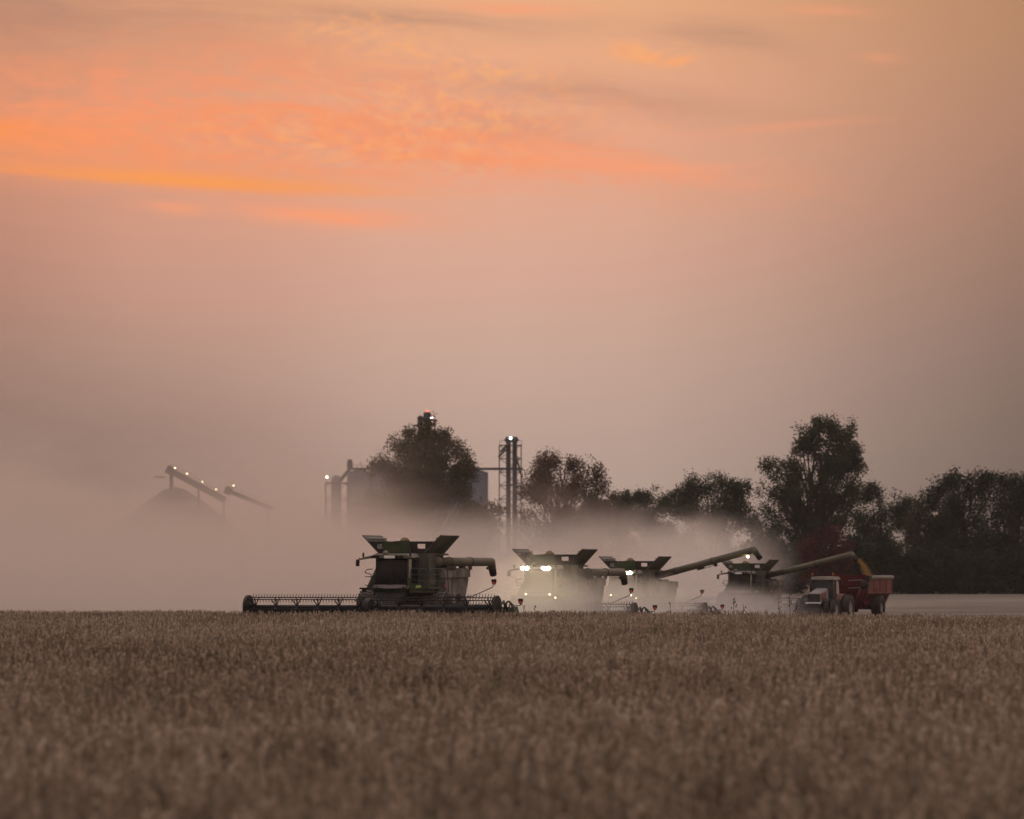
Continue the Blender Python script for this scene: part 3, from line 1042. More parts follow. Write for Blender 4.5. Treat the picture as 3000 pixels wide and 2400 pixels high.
    MB().tube((7.56, -3.63, 1.36), (7.56, -3.68, 1.36), .07, .07, 10).build('warning_lamp', M['redlens'], h)
    return root


def spot(name, loc, tgt, power, col, size=70, r=.12):
    l = bpy.data.lights.new(name, 'SPOT')
    l.energy = power; l.color = col; l.spot_size = R(size); l.spot_blend = .7; l.shadow_soft_size = r
    o = bpy.data.objects.new(name, l)
    C.objects.link(o)
    o.location = loc
    o.rotation_euler = (Vector(tgt) - Vector(loc)).to_track_quat('-Z', 'Y').to_euler()
    return o


def lit(o, mat):
    me = o.data.copy()
    me.materials.clear(); me.materials.append(mat)
    o.data = me


YAW = R(-20)
comb = make_combine()
CG = 'combine harvesters cutting soybeans in echelon'


def place(o, px0, Y, label):
    o.location = (at(px0, Y), Y, gz(Y) if Y > 262 else 0)
    o.rotation_euler = (0, 0, YAW)
    tag(o, label, 'combine harvester', CG)


copies = [dup(comb) for _ in range(3)]
place(comb, 1185.5, 260, 'large green combine nearest the camera, lights off, its whole wide reel clear of the dust')
place(copies[0], 1611, 294.5, 'combine with two bright cab headlights on and its auger folded back')
place(copies[1], 1848.6, 343, 'combine behind the folded auger, one headlight showing and its raised auger swung out empty')
place(copies[2], 2186, 415, 'farthest combine pouring grain from its raised auger into the red cart')
bpy.context.view_layer.update()
for c in copies[1:]:
    a = kids(c, 'unloading_auger')[0]
    sw = 104 if c is copies[1] else 100
    a.rotation_euler = (Matrix.Rotation(R(-sw), 4, 'Z') @ Matrix.Rotation(R(13), 4, 'X')).to_euler()
for c, xs in ((copies[0], (-.84, -.62, .44, .68)), (copies[1], (-.84, .44, .68))):
    cab = kids(c, 'cab')[0]
    for hl in kids(cab, 'headlight'):
        x = sum(v.co.x for v in hl.data.vertices) / len(hl.data.vertices)
        if any(abs(x - q) < .03 for q in xs):
            me_ = MB().sphere((x, -2.25, 3.61), .115, 14, 8, (1.15, .45, .85)).mesh('headlight')
            me_.materials.append(M['lit']); hl.data = me_
    for wl in kids(c, 'work_lamp'):
        lit(wl, M['lit_small'])
lit(kids(kids(copies[1], 'unloading_auger')[0], 'auger_lamp')[0], M['lit_amber'])
bpy.context.view_layer.update()
for c, x, pw in ((copies[0], -.73, 95), (copies[0], .56, 150), (copies[1], .56, 120)):
    p = c.matrix_world @ Vector((x, -2.35, 3.60))
    spot('headlight_beam', p, p + Vector((-3, -30, -3)), pw, (1, .72, .38), 110, .10)


# ------------------------------------------------------------------ tractor and grain cart (forward = -y)
def make_tractor():
    t = empty('tractor', (0, 0, 0))
    b = MB()
    b.hull8([(-.50, -.02, 1.25), (.50, -.02, 1.25), (.56, 2.2, 1.35), (-.56, 2.2, 1.35)], [(-.46, .12, 1.98), (.46, .12, 1.98), (.54, 2.2, 2.30), (-.54, 2.2, 2.30)])
    b.hull8([(-.46, .12, 1.98), (.46, .12, 1.98), (.54, 2.2, 2.30), (-.54, 2.2, 2.30)], [(-.34, .35, 2.12), (.34, .35, 2.12), (.40, 2.2, 2.42), (-.40, 2.2, 2.42)])
    b.build('hood', M['hood'], t)
    b = MB().hull8([(-.51, -.07, 1.33), (.51, -.07, 1.33), (.51, .02, 1.33), (-.51, .02, 1.33)], [(-.475, .08, 1.97), (.475, .08, 1.97), (.475, .16, 1.97), (-.475, .16, 1.97)])
    for sx in (-1, 1):
        b.box((.36 * sx, -.03, 1.80), (.2, .12, .16))
    b.build('grille', M['blackplastic'], t)
    for sx in (1, -1):
        MB().hull8([(.53 * sx, .25, 1.55), (.56 * sx, .25, 1.55), (.60 * sx, 1.4, 1.62), (.57 * sx, 1.4, 1.62)], [(.49 * sx, .3, 1.95), (.52 * sx, .3, 1.95), (.57 * sx, 1.4, 2.1), (.55 * sx, 1.4, 2.1)]).build('hood_panel', M['red_dusty'], t)
    MB().box((0, -.12, 1.26), (1.24, .12, .11)).build('light_bar', M['white'], t)
    b = MB().box((0, .1, .95), (.9, .6, .55))
    b.box((0, -.25, .85), (1.1, .35, .5))
    b.box((0, 2.4, 1.05), (.8, 4.2, .7))
    b.build('chassis', M['dark'], t)
    b = MB().box((0, -.3, .72), (1.4, .3, .6)); b.build('front_weight', M['dark'], t)
    cab = empty('cab', (0, 0, 0)); cab.parent = t
    b = MB()
    for (x, y), (x2, y2) in (((-.80, 2.35), (-.76, 2.5)), ((.80, 2.35), (.76, 2.5)), ((-.85, 3.3), (-.8, 3.3)), ((.85, 3.3), (.8, 3.3)), ((-.85, 4.2), (-.78, 4.1)), ((.85, 4.2), (.78, 4.1))):
        b.tube((x, y, 1.6), (x2, y2, 3.1), .055, .055, 6)
    b.hull8([(-.85, 2.3, 1.35), (.85, 2.3, 1.35), (.9, 4.2, 1.35), (-.9, 4.2, 1.35)], [(-.82, 2.34, 1.75), (.82, 2.34, 1.75), (.88, 4.2, 1.75), (-.88, 4.2, 1.75)])
    b.build('cab_frame', M['dark'], cab)
    MB().hull8([(-.76, 2.36, 1.75), (.76, 2.36, 1.75), (.76, 2.40, 1.75), (-.76, 2.40, 1.75)], [(-.72, 2.48, 3.08), (.72, 2.48, 3.08), (.72, 2.52, 3.08), (-.72, 2.52, 3.08)]).build('windscreen', material('blue_cab_glass', (.022, .032, .042), .2, .3, 3.0, dust=.25, dustcol=(.09, .10, .105)), cab)
    for sx in (1, -1):
        MB().hull8([(.80 * sx, 2.45, 1.75), (.83 * sx, 2.45, 1.75), (.86 * sx, 3.25, 1.75), (.83 * sx, 3.25, 1.75)], [(.76 * sx, 2.55, 3.06), (.78 * sx, 2.55, 3.06), (.80 * sx, 3.25, 3.06), (.78 * sx, 3.25, 3.06)]).build('door_window', M['glass'], cab)
        MB().hull8([(.83 * sx, 3.38, 1.95), (.86 * sx, 3.38, 1.95), (.88 * sx, 4.1, 1.95), (.85 * sx, 4.1, 1.95)], [(.79 * sx, 3.38, 3.04), (.81 * sx, 3.38, 3.04), (.81 * sx, 4.05, 3.04), (.79 * sx, 4.05, 3.04)]).build('rear_window', M['skypane'] if sx > 0 else M['glass'], cab)
    b = MB().hull8([(-.95, 2.25, 3.08), (.95, 2.25, 3.08), (.95, 4.3, 3.08), (-.95, 4.3, 3.08)], [(-.88, 2.35, 3.30), (.88, 2.35, 3.30), (.85, 4.2, 3.32), (-.85, 4.2, 3.32)])
    b.build('roof', M['roofgrey'], cab)
    for x in (-.85, .85):
        MB().tube((x, 2.5, 3.28), (x, 2.5, 3.46), .03, .03, 6).sphere((x, 2.5, 3.52), .085, 8, 6).build('beacon', M['amber'], cab)
    for sx in (-1, 1):
        b = MB().tube((.85 * sx, 2.4, 3.0), (1.5 * sx, 2.35, 2.95), .02, .02, 5)
        b.box((1.55 * sx, 2.35, 2.80), (.2, .08, .38))
        b.build('mirror', M['blackplastic'], t)
    MB().tube((-.9, 2.2, 1.9), (-.9, 2.2, 3.15), .09, .09, 10).build('exhaust_pipe', M['dark'], t)
    for sx in (-1, 1):
        b = MB()
        arc = [math.pi * (.02 + .80 * i / 9) for i in range(10)]
        out = [(3.9 + .98 * math.cos(a), .95 + 1.02 * math.sin(a)) for a in arc]
        inn = [(3.9 + .90 * math.cos(a), .95 + .94 * math.sin(a)) for a in arc][::-1]
        b.prism(out + inn, 'x', .62 if sx > 0 else -1.35, 1.35 if sx > 0 else -.62)
        b.build('fender', M['red_dusty'], t)
        x = lambda a, c_: (a, c_) if sx > 0 else (-c_, -a)
        wheel(t, 'rear_wheel', *x(.72, 1.28), .93, 3.85, .52, M['rubber'], M['grey'])
        wheel(t, 'rear_wheel', *x(1.42, 1.98), .93, 3.85, .52, M['rubber'], M['grey'])
        wheel(t, 'front_wheel', *x(.62, 1.08), .76, 1.05, .42, M['rubber'], M['grey'])
        wheel(t, 'front_wheel', *x(1.20, 1.64), .76, 1.05, .42, M['rubber'], M['grey'])
        b = MB()
        arc = [math.pi * (.15 + .6 * i / 7) for i in range(8)]
        out = [(1.05 + .84 * math.cos(a), .76 + .84 * math.sin(a)) for a in arc]
        inn = [(1.05 + .80 * math.cos(a), .76 + .80 * math.sin(a)) for a in arc][::-1]
        b.prism(out + inn, 'x', .64 if sx > 0 else -1.06, 1.06 if sx > 0 else -.64)
        b.build('front_fender', M['dark'], t)
    return t


def make_cart():
    t = empty('grain_cart', (0, 0, 0))
    y0, y1 = 8.8, 16.4
    zt, zm, zb = 3.42, 2.05, .72
    w = 1.75
    # side walls, ends, sloping hopper
    b = MB()
    for sx in (1, -1):
        b.slab([(w * sx, y0 + .3, zm - .1), (w * sx, y1, zm - .1), (w * sx, y1, 3.1), (w * sx, y0 + .1, 3.1)], (sx, 0, 0), -.06)
    b.build('side_wall', M['red_dusty'], t)
    b = MB()
    for k in range(5):
        y = y0 + .4 + k * (y1 - y0 - .5) / 4
        b.box((w + .03, y, 2.55), (.06, .08, 1.1))
    b.box((w + .04, (y0 + y1) / 2 + .1, 2.45), (.07, y1 - y0 - .2, .07))
    b.box((w + .03, (y0 + y1) / 2 + .1, 2.0), (.08, y1 - y0 - .2, .10))
    b.build('wall_rib', M['red_dusty'], t)
    b = MB()
    b.slab([(-w, y0, 3.45), (w, y0, 3.45), (w, y0 + .15, 2.1), (-w, y0 + .15, 2.1)], (0, 1, 0), .06)
    b.hull8([(-.9, y0 + 1.0, zb), (.9, y0 + 1.0, zb), (.9, y1 - 2.0, zb), (-.9, y1 - 2.0, zb)], [(-w, y0 + .15, 2.1), (w - .01, y0 + .15, 2.1), (w - .01, y1, 2.0), (-w, y1, 2.0)])
    b.box((0, y0 - .02, 2.62), (2 * w - .1, .06, .08))
    b.build('hopper', M['red'], t)
    b = MB().slab([(-w, y1, 2.0), (w, y1, 2.0), (w, y1, 3.3), (-w, y1, 3.3)], (0, 1, 0), .06)
    b.build('rear_wall', M['red'], t)
    b = MB()
    for dy, zz in ((1.35, 3.02), (1.0, 2.42)):
        b.box((.85, y0 - .03, zz), (1.2, .06, .06), Matrix.Rotation(-.05, 3, 'Y'))
    b.build('front_trim', M['hood'], t)
    b = MB()
    for sx in (1, -1):
        b.tube(((w + .02) * sx, y0 + .7, 3.24), ((w + .02) * sx, y1, 3.24), .17, .17, 10)
    b.box((0, y1, 3.3), (2 * w, .08, .2))
    b.build('rolled_cover', M['tarp'], t)
    b = MB().box((w + .06, y0 + .45, 3.18), (.34, .75, .42)); b.build('corner_plate', M['dark'], t)
    # unloading auger folded at the front left corner
    b = MB().tube((.75, y0 + .1, .55), (1.75, y0 - .30, 2.9), .26, .26, 12)
    b.build('cart_auger', M['red'], t)
    b = MB().lathe([(.10, -.1), (.33, -.08), (.36, 0), (.33, .08), (.10, .1)], 'y', (1.72, y0 - .48, 2.62), 16)
    b.build('auger_hinge', M['dark'], t)
    b = MB().prism([(y0 + .2, 1.95), (y1 - .3, 1.95), (y1 - 1.6, 1.1), (y0 + 1.2, 1.0)], 'x', 1.15, 1.3)
    b.prism([(y1 - 1.8, 1.2), (y1 - 1.5, 1.15), (y1 - .1, 2.05), (y1 - .5, 2.05)], 'x', .9, 1.65)
    b.build('under_frame', M['red'], t)
    b = MB().box((0, 7.4, .75), (.25, 4.4, .25)); b.box((0, 12.6, .8), (3.0, .3, .3)); b.box((0, 11.0, 1.0), (1.0, 4.2, .3))
    b.build('tongue', M['red'], t)
    for sx in (1, -1):
        a = (1.25, 2.05) if sx > 0 else (-2.05, -1.25)
        wheel(t, 'cart_wheel', *a, .88, 12.6, .45, M['rubber'], M['grey'])
    b = MB().box((1.5, y1 + .15, 1.98), (.5, .2, .14)); b.build('tail_light', M['dark'], t)
    b = MB()
    n = 9
    vs = []; fs = []
    for j in range(n):
        for i in range(n):
            u, v = i / (n - 1) * 2 - 1, j / (n - 1) * 2 - 1
            vs.append((u * (w - .08), (y0 + y1) / 2 + v * (y1 - y0) / 2 * .97, 3.02 + .42 * math.exp(-((u * 1.3) ** 2 + ((v + .45) * 1.6) ** 2))))
    for j in range(n - 1):
        for i in range(n - 1):
            fs.append((j * n + i, j * n + i + 1, (j + 1) * n + i + 1, (j + 1) * n + i))
    b.add(vs, fs, True)
    b.build('grain_load', M['grain'], t)
    return t


YT = 402.0
trac = make_tractor()
trac.location = (at(2384, YT), YT, gz(YT)); trac.rotation_euler = (0, 0, YAW)
tag(trac, 'red tractor with a dusty pale hood and dual wheels pulling the grain cart', 'tractor')
cart = make_cart()
cart.location = trac.location; cart.rotation_euler = (0, 0, YAW)
tag(cart, 'dark red grain cart with rolled grey cover hitched behind the tractor', 'grain cart')
bpy.context.view_layer.update()


def grain_stream():
    a = kids(copies[2], 'unloading_auger')[0]
    d = Vector((0, .45, -.80)).normalized()
    p = a.matrix_world @ (Vector((0, 7.9, 0)) + d * .6)
    v = (a.matrix_world.to_3x3() @ Vector((0, .9, -.2))).normalized()
    rng = np.random.default_rng(5)
    n = 2000
    H = p.z - (gz(YT) + 3.1)
    T = rng.uniform(0, 1, n)
    fall = T * H
    out = 1.15 * np.sqrt(np.maximum(T, 0))
    sp = .12 + .24 * T
    off = rng.normal(0, 1, (n, 3)) * (sp[:, None] * .55)
    cen = np.array(p)[None] + np.outer(out, np.array([v.x, v.y, 0])) + np.stack([0 * T, 0 * T, -fall], 1) + off
    u = rng.normal(0, 1, (n, 3)); u /= np.linalg.norm(u, axis=1)[:, None]
    w = np.cross(u, rng.normal(0, 1, (n, 3))); w /= np.linalg.norm(w, axis=1)[:, None]
    V, Q = quad_soup(cen, u * .020, w * .020)
    gm = material('falling_grain', (.40, .25, .085), .7, .2, 8.0)
    me = fast_mesh('grain_stream', V, Q, gm)
    o = bpy.data.objects.new('grain_stream', me)
    C.objects.link(o)
    tag(o, 'golden soybeans falling from the farthest combine auger into the cart', kind='stuff')


grain_stream()


# ------------------------------------------------------------------ trees
def leaf_material(name, dark, light):
    m = bpy.data.materials.new(name)
    m.use_nodes = True
    g = NT(m.node_tree)
    at_ = g.n('ShaderNodeAttribute', attribute_name='tint')
    c = g.ramp(at_.outputs['Fac'], [(0.0, dark), (1.0, light)])
    b = g.n('ShaderNodeBsdfDiffuse')
    g.put(b.inputs['Color'], c)
    tr = g.n('ShaderNodeBsdfTranslucent')
    g.put(tr.inputs['Color'], c)
    mx = g.n('ShaderNodeMixShader')
    mx.inputs[0].default_value = .3
    g.t.links.new(b.outputs[0], mx.inputs[1]); g.t.links.new(tr.outputs[0], mx.inputs[2])
    o = g.n('ShaderNodeOutputMaterial')
    g.t.links.new(mx.outputs[0], o.inputs[0])
    return m


LEAF = {
    'olive': leaf_material('olive_leaves', (.030, .030, .012), (.090, .078, .030)),
    'green': leaf_material('dark_green_leaves', (.018, .028, .014), (.055, .070, .034)),
    'deep': leaf_material('deep_green_leaves', (.014, .022, .014), (.042, .054, .032)),
    'rust': leaf_material('russet_leaves', (.045, .026, .016), (.12, .065, .038)),
    'plum': leaf_material('plum_leaves', (.030, .018, .020), (.075, .042, .040)),
    'crimson': leaf_material('crimson_leaves', (.052, .018, .018), (.110, .038, .036)),
    'straw': leaf_material('yellow_green_leaves', (.040, .040, .018), (.095, .090, .045)),
}


def tree(name, label, cat, group, px, Y, base_py, lobes, leaf, n, size=.30, gap=-.05, seed=1, trunk_r=.45, depth=.9, stems=1):
    """lobes: (dx, py, rx, ry) ellipses of the crown in photo pixels at distance Y, dx from px"""
    rng = np.random.default_rng(seed)
    k = Y / F
    gz_ = gz(Y)
    root = empty(name, (at(px, Y), Y, gz_))
    tag(root, label, cat, group)
    L = [(dx * k, 0.0, zat(py, Y) - gz_, rx * k, max(rx * k * depth, 1.2), ry * k) for dx, py, rx, ry in lobes]
    L = [(x, rng.uniform(-.35, .35) * ry_ if len(L) > 1 else 0, z, rx_, ry_, rz_) for x, y, z, rx_, ry_, rz_ in L]
    sub = []
    for l in L:
        for _ in range(7):
            d = rng.normal(0, 1, 3); d[2] = d[2] * .8 + .25; d /= np.linalg.norm(d)
            f_ = rng.uniform(.78, 1.08); q = rng.uniform(.22, .42)
            r_ = q * min(l[3], l[5]) * rng.uniform(.8, 1.2)
            sub.append((l[0] + d[0] * l[3] * f_, l[1] + d[1] * l[4] * f_, l[2] + d[2] * l[5] * f_, r_, r_, r_ * rng.uniform(1.0, 1.9)))
    L0 = L
    L = L + sub
    area = np.array([l[3] * l[5] * (1.0 if i < len(L0) else 1.5) for i, l in enumerate(L)]); area = area / area.sum()
    cen = []; tint = []
    off = Vector((rng.uniform(0, 99), rng.uniform(0, 99), rng.uniform(0, 99)))
    per = 9
    want = n // per
    tries = 0
    while len(cen) < want and tries < want * 12:
        tries += 1
        l = L[rng.choice(len(L), p=area)]
        d = rng.normal(0, 1, 3); d /= np.linalg.norm(d)
        rr = rng.uniform(0, 1) ** (1 / 2.6) * (1 + rng.normal(0, .045))
        p = np.array([l[0] + d[0] * l[3] * rr, l[1] + d[1] * l[4] * rr, l[2] + d[2] * l[5] * rr])
        if p[2] < .3: continue
        v = mnoise.noise(Vector(p) * (1 / 2.5) + off) + .55 * mnoise.noise(Vector(p) * (1 / 1.0) + off)
        if v < gap - .12 * (1 - rr): continue
        cen.append(p)
        tint.append(.5 + .55 * mnoise.noise(Vector(p) * .35 + off) + rng.normal(0, .12))
    cen = np.array(cen); tint = np.array(tint)
    c2 = np.repeat(cen, per, 0) + rng.normal(0, 1, (len(cen) * per, 3)) * np.array([.36, .36, .34])
    t2 = np.clip(np.repeat(tint, per) + rng.normal(0, .14, len(c2)), 0, 1)
    u = rng.normal(0, 1, c2.shape); u /= np.linalg.norm(u, axis=1)[:, None]
    w = np.cross(u, rng.normal(0, 1, c2.shape)); w /= np.linalg.norm(w, axis=1)[:, None] + 1e-9
    s = rng.uniform(.55, 1.1, len(c2))[:, None] * size * .5
    V, Q = quad_soup(c2, u * s, w * s * .62)
    me = fast_mesh('crown', V, Q, LEAF[leaf], t2)
    o = bpy.data.objects.new('crown', me)
    C.objects.link(o); o.parent = root
    # trunk and limbs
    b = MB()
    top = max(l[2] + l[5] * .5 for l in L0)
    rnd = random.Random(seed)
    for st in range(stems):
        bx = (st - (stems - 1) / 2) * 1.2
        pts = []
        xm = np.average([l[0] for l in L0]) + bx * 1.5
        for i in range(6):
            t = i / 5
            pts.append(Vector((bx + (xm - bx) * t * t + rnd.uniform(-.15, .15) * t, rnd.uniform(-.2, .2) * t, top * .85 * t)))
        for i in range(5):
            r0 = trunk_r * (1 - i / 5 * .85) / math.sqrt(stems); r1 = trunk_r * (1 - (i + 1) / 5 * .85) / math.sqrt(stems)
            b.tube(pts[i], pts[i + 1], r0, r1, 8)
        for l in L0:
            for _ in range(3):
                z0 = min(rnd.uniform(.25, .75) * l[2], top * .7)
                i = min(4, int(z0 / (top * .85) * 5)); f_ = z0 / (top * .85) * 5 - i
                p = pts[i].lerp(pts[i + 1], f_)
                e = Vector((l[0] + rnd.uniform(-.6, .6) * l[3], l[1] + rnd.uniform(-.5, .5) * l[4], l[2] + rnd.uniform(-.3, .6) * l[5]))
                m_ = p.lerp(e, .5) + Vector((rnd.uniform(-.3, .3), rnd.uniform(-.3, .3), -.08 * (e - p).length))
                b.tube(p, m_, trunk_r * .32, trunk_r * .20, 5, False); b.tube(m_, e, trunk_r * .20, .03, 5, False)
                for _k in range(3):
                    e2 = m_.lerp(e, rnd.uniform(.2, .9)); q = e2 + Vector((rnd.uniform(-1, 1), rnd.uniform(-1, 1), rnd.uniform(-.1, 1))) * .22 * l[5]
                    b.tube(e2, q, .06, .02, 4, False)
    b.build('trunk', M['bark'], root)
    return root


def build_trees():
    G = 'trees along the far edge of the field'
    T = lambda *a, **k: tree(*a, **k)
    T('broadleaf_tree', 'broad olive-brown tree with a tower top rising straight behind its crown', 'tree', G, 1235, 690, 1730,
      [(0, 1330, 110, 78), (-75, 1360, 75, 55), (80, 1350, 70, 60), (-125, 1375, 45, 30), (125, 1375, 45, 40), (20, 1290, 70, 45), (-40, 1300, 50, 40),
       (-40, 1420, 85, 45), (60, 1425, 90, 45), (135, 1415, 35, 32), (0, 1470, 90, 45), (110, 1450, 40, 30)], 'olive', 40000, size=.23, gap=-.03, seed=11, trunk_r=.6, stems=2)
    T('russet_tree', 'reddish brown rounded tree to the right of the steel leg towers', 'tree', G, 1640, 690, 1730,
      [(-20, 1400, 75, 65), (-75, 1420, 45, 55), (60, 1390, 60, 50), (90, 1420, 45, 55), (-50, 1375, 40, 35), (20, 1365, 45, 30), (0, 1460, 100, 60), (115, 1465, 40, 40), (-80, 1480, 50, 45), (-70, 1550, 60, 55), (40, 1545, 95, 60), (125, 1520, 50, 45), (0, 1620, 110, 70)],
      'rust', 38000, size=.22, gap=-.14, seed=12, trunk_r=.45, stems=2)
    T('slender_tree', 'small hazy tree in the gap beside the russet tree', 'tree', G, 1815, 720, 1728,
      [(0, 1480, 40, 30), (-15, 1510, 45, 45), (25, 1500, 35, 40), (0, 1560, 45, 60)], 'green', 10000, size=.23, seed=13, trunk_r=.25)
    T('twin_topped_tree', 'small tree with two separate tops between the hazy tree and the low wide one', 'tree', G, 1905, 710, 1728,
      [(-30, 1470, 30, 28), (25, 1460, 35, 28), (-20, 1510, 55, 45), (30, 1510, 45, 45), (0, 1570, 60, 60)], 'green', 15000, size=.23, seed=14, trunk_r=.3)
    T('spreading_tree', 'low wide dark tree with a lumpy dome left of the tallest tree', 'tree', G, 2080, 690, 1730,
      [(-60, 1445, 55, 38), (-10, 1425, 60, 35), (50, 1440, 60, 38), (90, 1465, 40, 35), (-90, 1480, 45, 45), (10, 1500, 100, 60), (80, 1520, 60, 50), (-30, 1570, 95, 60)],
      'green', 26000, size=.23, gap=-.08, seed=15, trunk_r=.4)
    T('tall_tree', 'tallest dark tree, with a narrow top and wide shoulders, behind the crimson tree', 'tree', G, 2395, 685, 1731,
      [(20, 1280, 65, 45), (60, 1270, 40, 35), (-20, 1300, 45, 45), (-60, 1330, 40, 30), (30, 1340, 95, 55), (85, 1330, 35, 40), (-100, 1375, 60, 38), (100, 1385, 48, 45), (0, 1410, 130, 60),
       (-110, 1430, 70, 45), (90, 1440, 55, 45), (-60, 1480, 110, 55), (60, 1500, 90, 55), (-115, 1520, 80, 60), (0, 1570, 130, 70), (-90, 1630, 90, 60)],
      'green', 48000, size=.25, gap=-.04, seed=16, trunk_r=.65, stems=2)
    T('shoulder_tree', 'bushy dark tree at the right shoulder of the tallest tree', 'tree', G, 2575, 690, 1731,
      [(-15, 1450, 32, 30), (25, 1470, 40, 32), (60, 1490, 30, 32), (0, 1520, 75, 50), (-30, 1580, 75, 60), (30, 1640, 70, 60)], 'green', 19000, size=.24, gap=-.02, seed=17, trunk_r=.3)
    T('thin_tree', 'thin pale tree with sky showing through just left of the dark wood', 'tree', G, 2685, 700, 1731,
      [(-20, 1490, 30, 26), (15, 1480, 30, 22), (-10, 1530, 50, 40), (25, 1560, 40, 45), (0, 1610, 50, 40)], 'straw', 8000, size=.22, gap=.10, seed=18, trunk_r=.22, stems=3)
    T('dense_tree', 'large dense tree with the highest top of the dark wood at the right', 'tree', G, 2830, 675, 1732,
      [(30, 1420, 60, 40), (-30, 1440, 50, 45), (75, 1430, 45, 40), (-70, 1480, 55, 50), (0, 1490, 100, 60), (-95, 1540, 60, 60), (0, 1580, 120, 80), (-60, 1650, 110, 75), (60, 1660, 90, 75)],
      'deep', 30000, size=.28, gap=-.3, seed=19, trunk_r=.5)
    T('dense_tree', 'dense dark tree cut by the frame edge at the right', 'tree', G, 2980, 670, 1732,
      [(-30, 1420, 50, 35), (30, 1425, 60, 40), (80, 1440, 60, 45), (0, 1480, 100, 60), (0, 1560, 120, 80), (40, 1650, 120, 80), (-50, 1650, 90, 75)],
      'deep', 28000, size=.28, gap=-.3, seed=20, trunk_r=.5)
    # lower growth in front of the tall trees
    B = 'bushes along the foot of the trees'
    rnd = random.Random(5)
    labs = [('low dark bush under the low wide tree', 2010, 'green', 1580), ('dark bush half lost in dust behind the raised empty auger', 2120, 'green', 1590),
            ('bush at the left foot of the tallest tree', 2225, 'deep', 1560), ('dark bush directly left of the crimson tree', 2300, 'deep', 1590),
            ('dark bush directly right of the crimson tree', 2520, 'deep', 1590), ('dark bush behind the back end of the grain cart', 2600, 'deep', 1600),
            ('low bush below the thin pale tree', 2680, 'deep', 1615), ('dark bush at the left foot of the dense wood', 2750, 'deep', 1610),
            ('dark bush in the middle foot of the dense wood', 2830, 'deep', 1625), ('dark bush near the right end of the field edge', 2910, 'deep', 1620),
            ('dark bush at the far right end of the field edge', 2985, 'deep', 1615)]
    for i, (lab, px, lf, tp) in enumerate(labs):
        h = 1732 - tp
        tree('bush', lab, 'bush', B, px, 655, 1732,
             [(0, tp + h * .35, 40, h * .38), (-28, tp + h * .6, 38, h * .42), (28, tp + h * .6, 38, h * .42), (0, tp + h * .75, 52, h * .3), (0, tp + h * .92, 62, h * .16)], lf, 7000, size=.34, gap=-.4, seed=40 + i, trunk_r=.15, stems=3)
    tree('crimson_tree', 'small round crimson tree in front of the tallest dark tree', 'tree', None, 2420, 640, 1732,
         [(4, 1580, 46, 38), (-30, 1612, 40, 42), (34, 1604, 38, 44), (-8, 1640, 60, 50), (30, 1665, 50, 55), (-38, 1675, 40, 50)], 'crimson', 10000, size=.26, gap=-.12, seed=70, trunk_r=.22, stems=2)
    # trees left of the towers, mostly lost in dust
    for i, (px, tp, lab) in enumerate([(1120, 1440, 'hazy tree in the dust at the left of the big olive tree'), (1400, 1470, 'hazy tree in the dust below the grain tower bridge'),
                                       (1735, 1470, 'hazy tree at the right foot of the russet tree')]):
        tree('hazy_tree', lab, 'tree', G, px, 715, 1729, [(0, tp + 30, 50, 35), (-35, tp + 60, 45, 45), (38, tp + 60, 45, 45), (0, tp + 120, 75, 70)], 'olive', 7000, seed=80 + i, gap=-.1, trunk_r=.3)


build_trees()


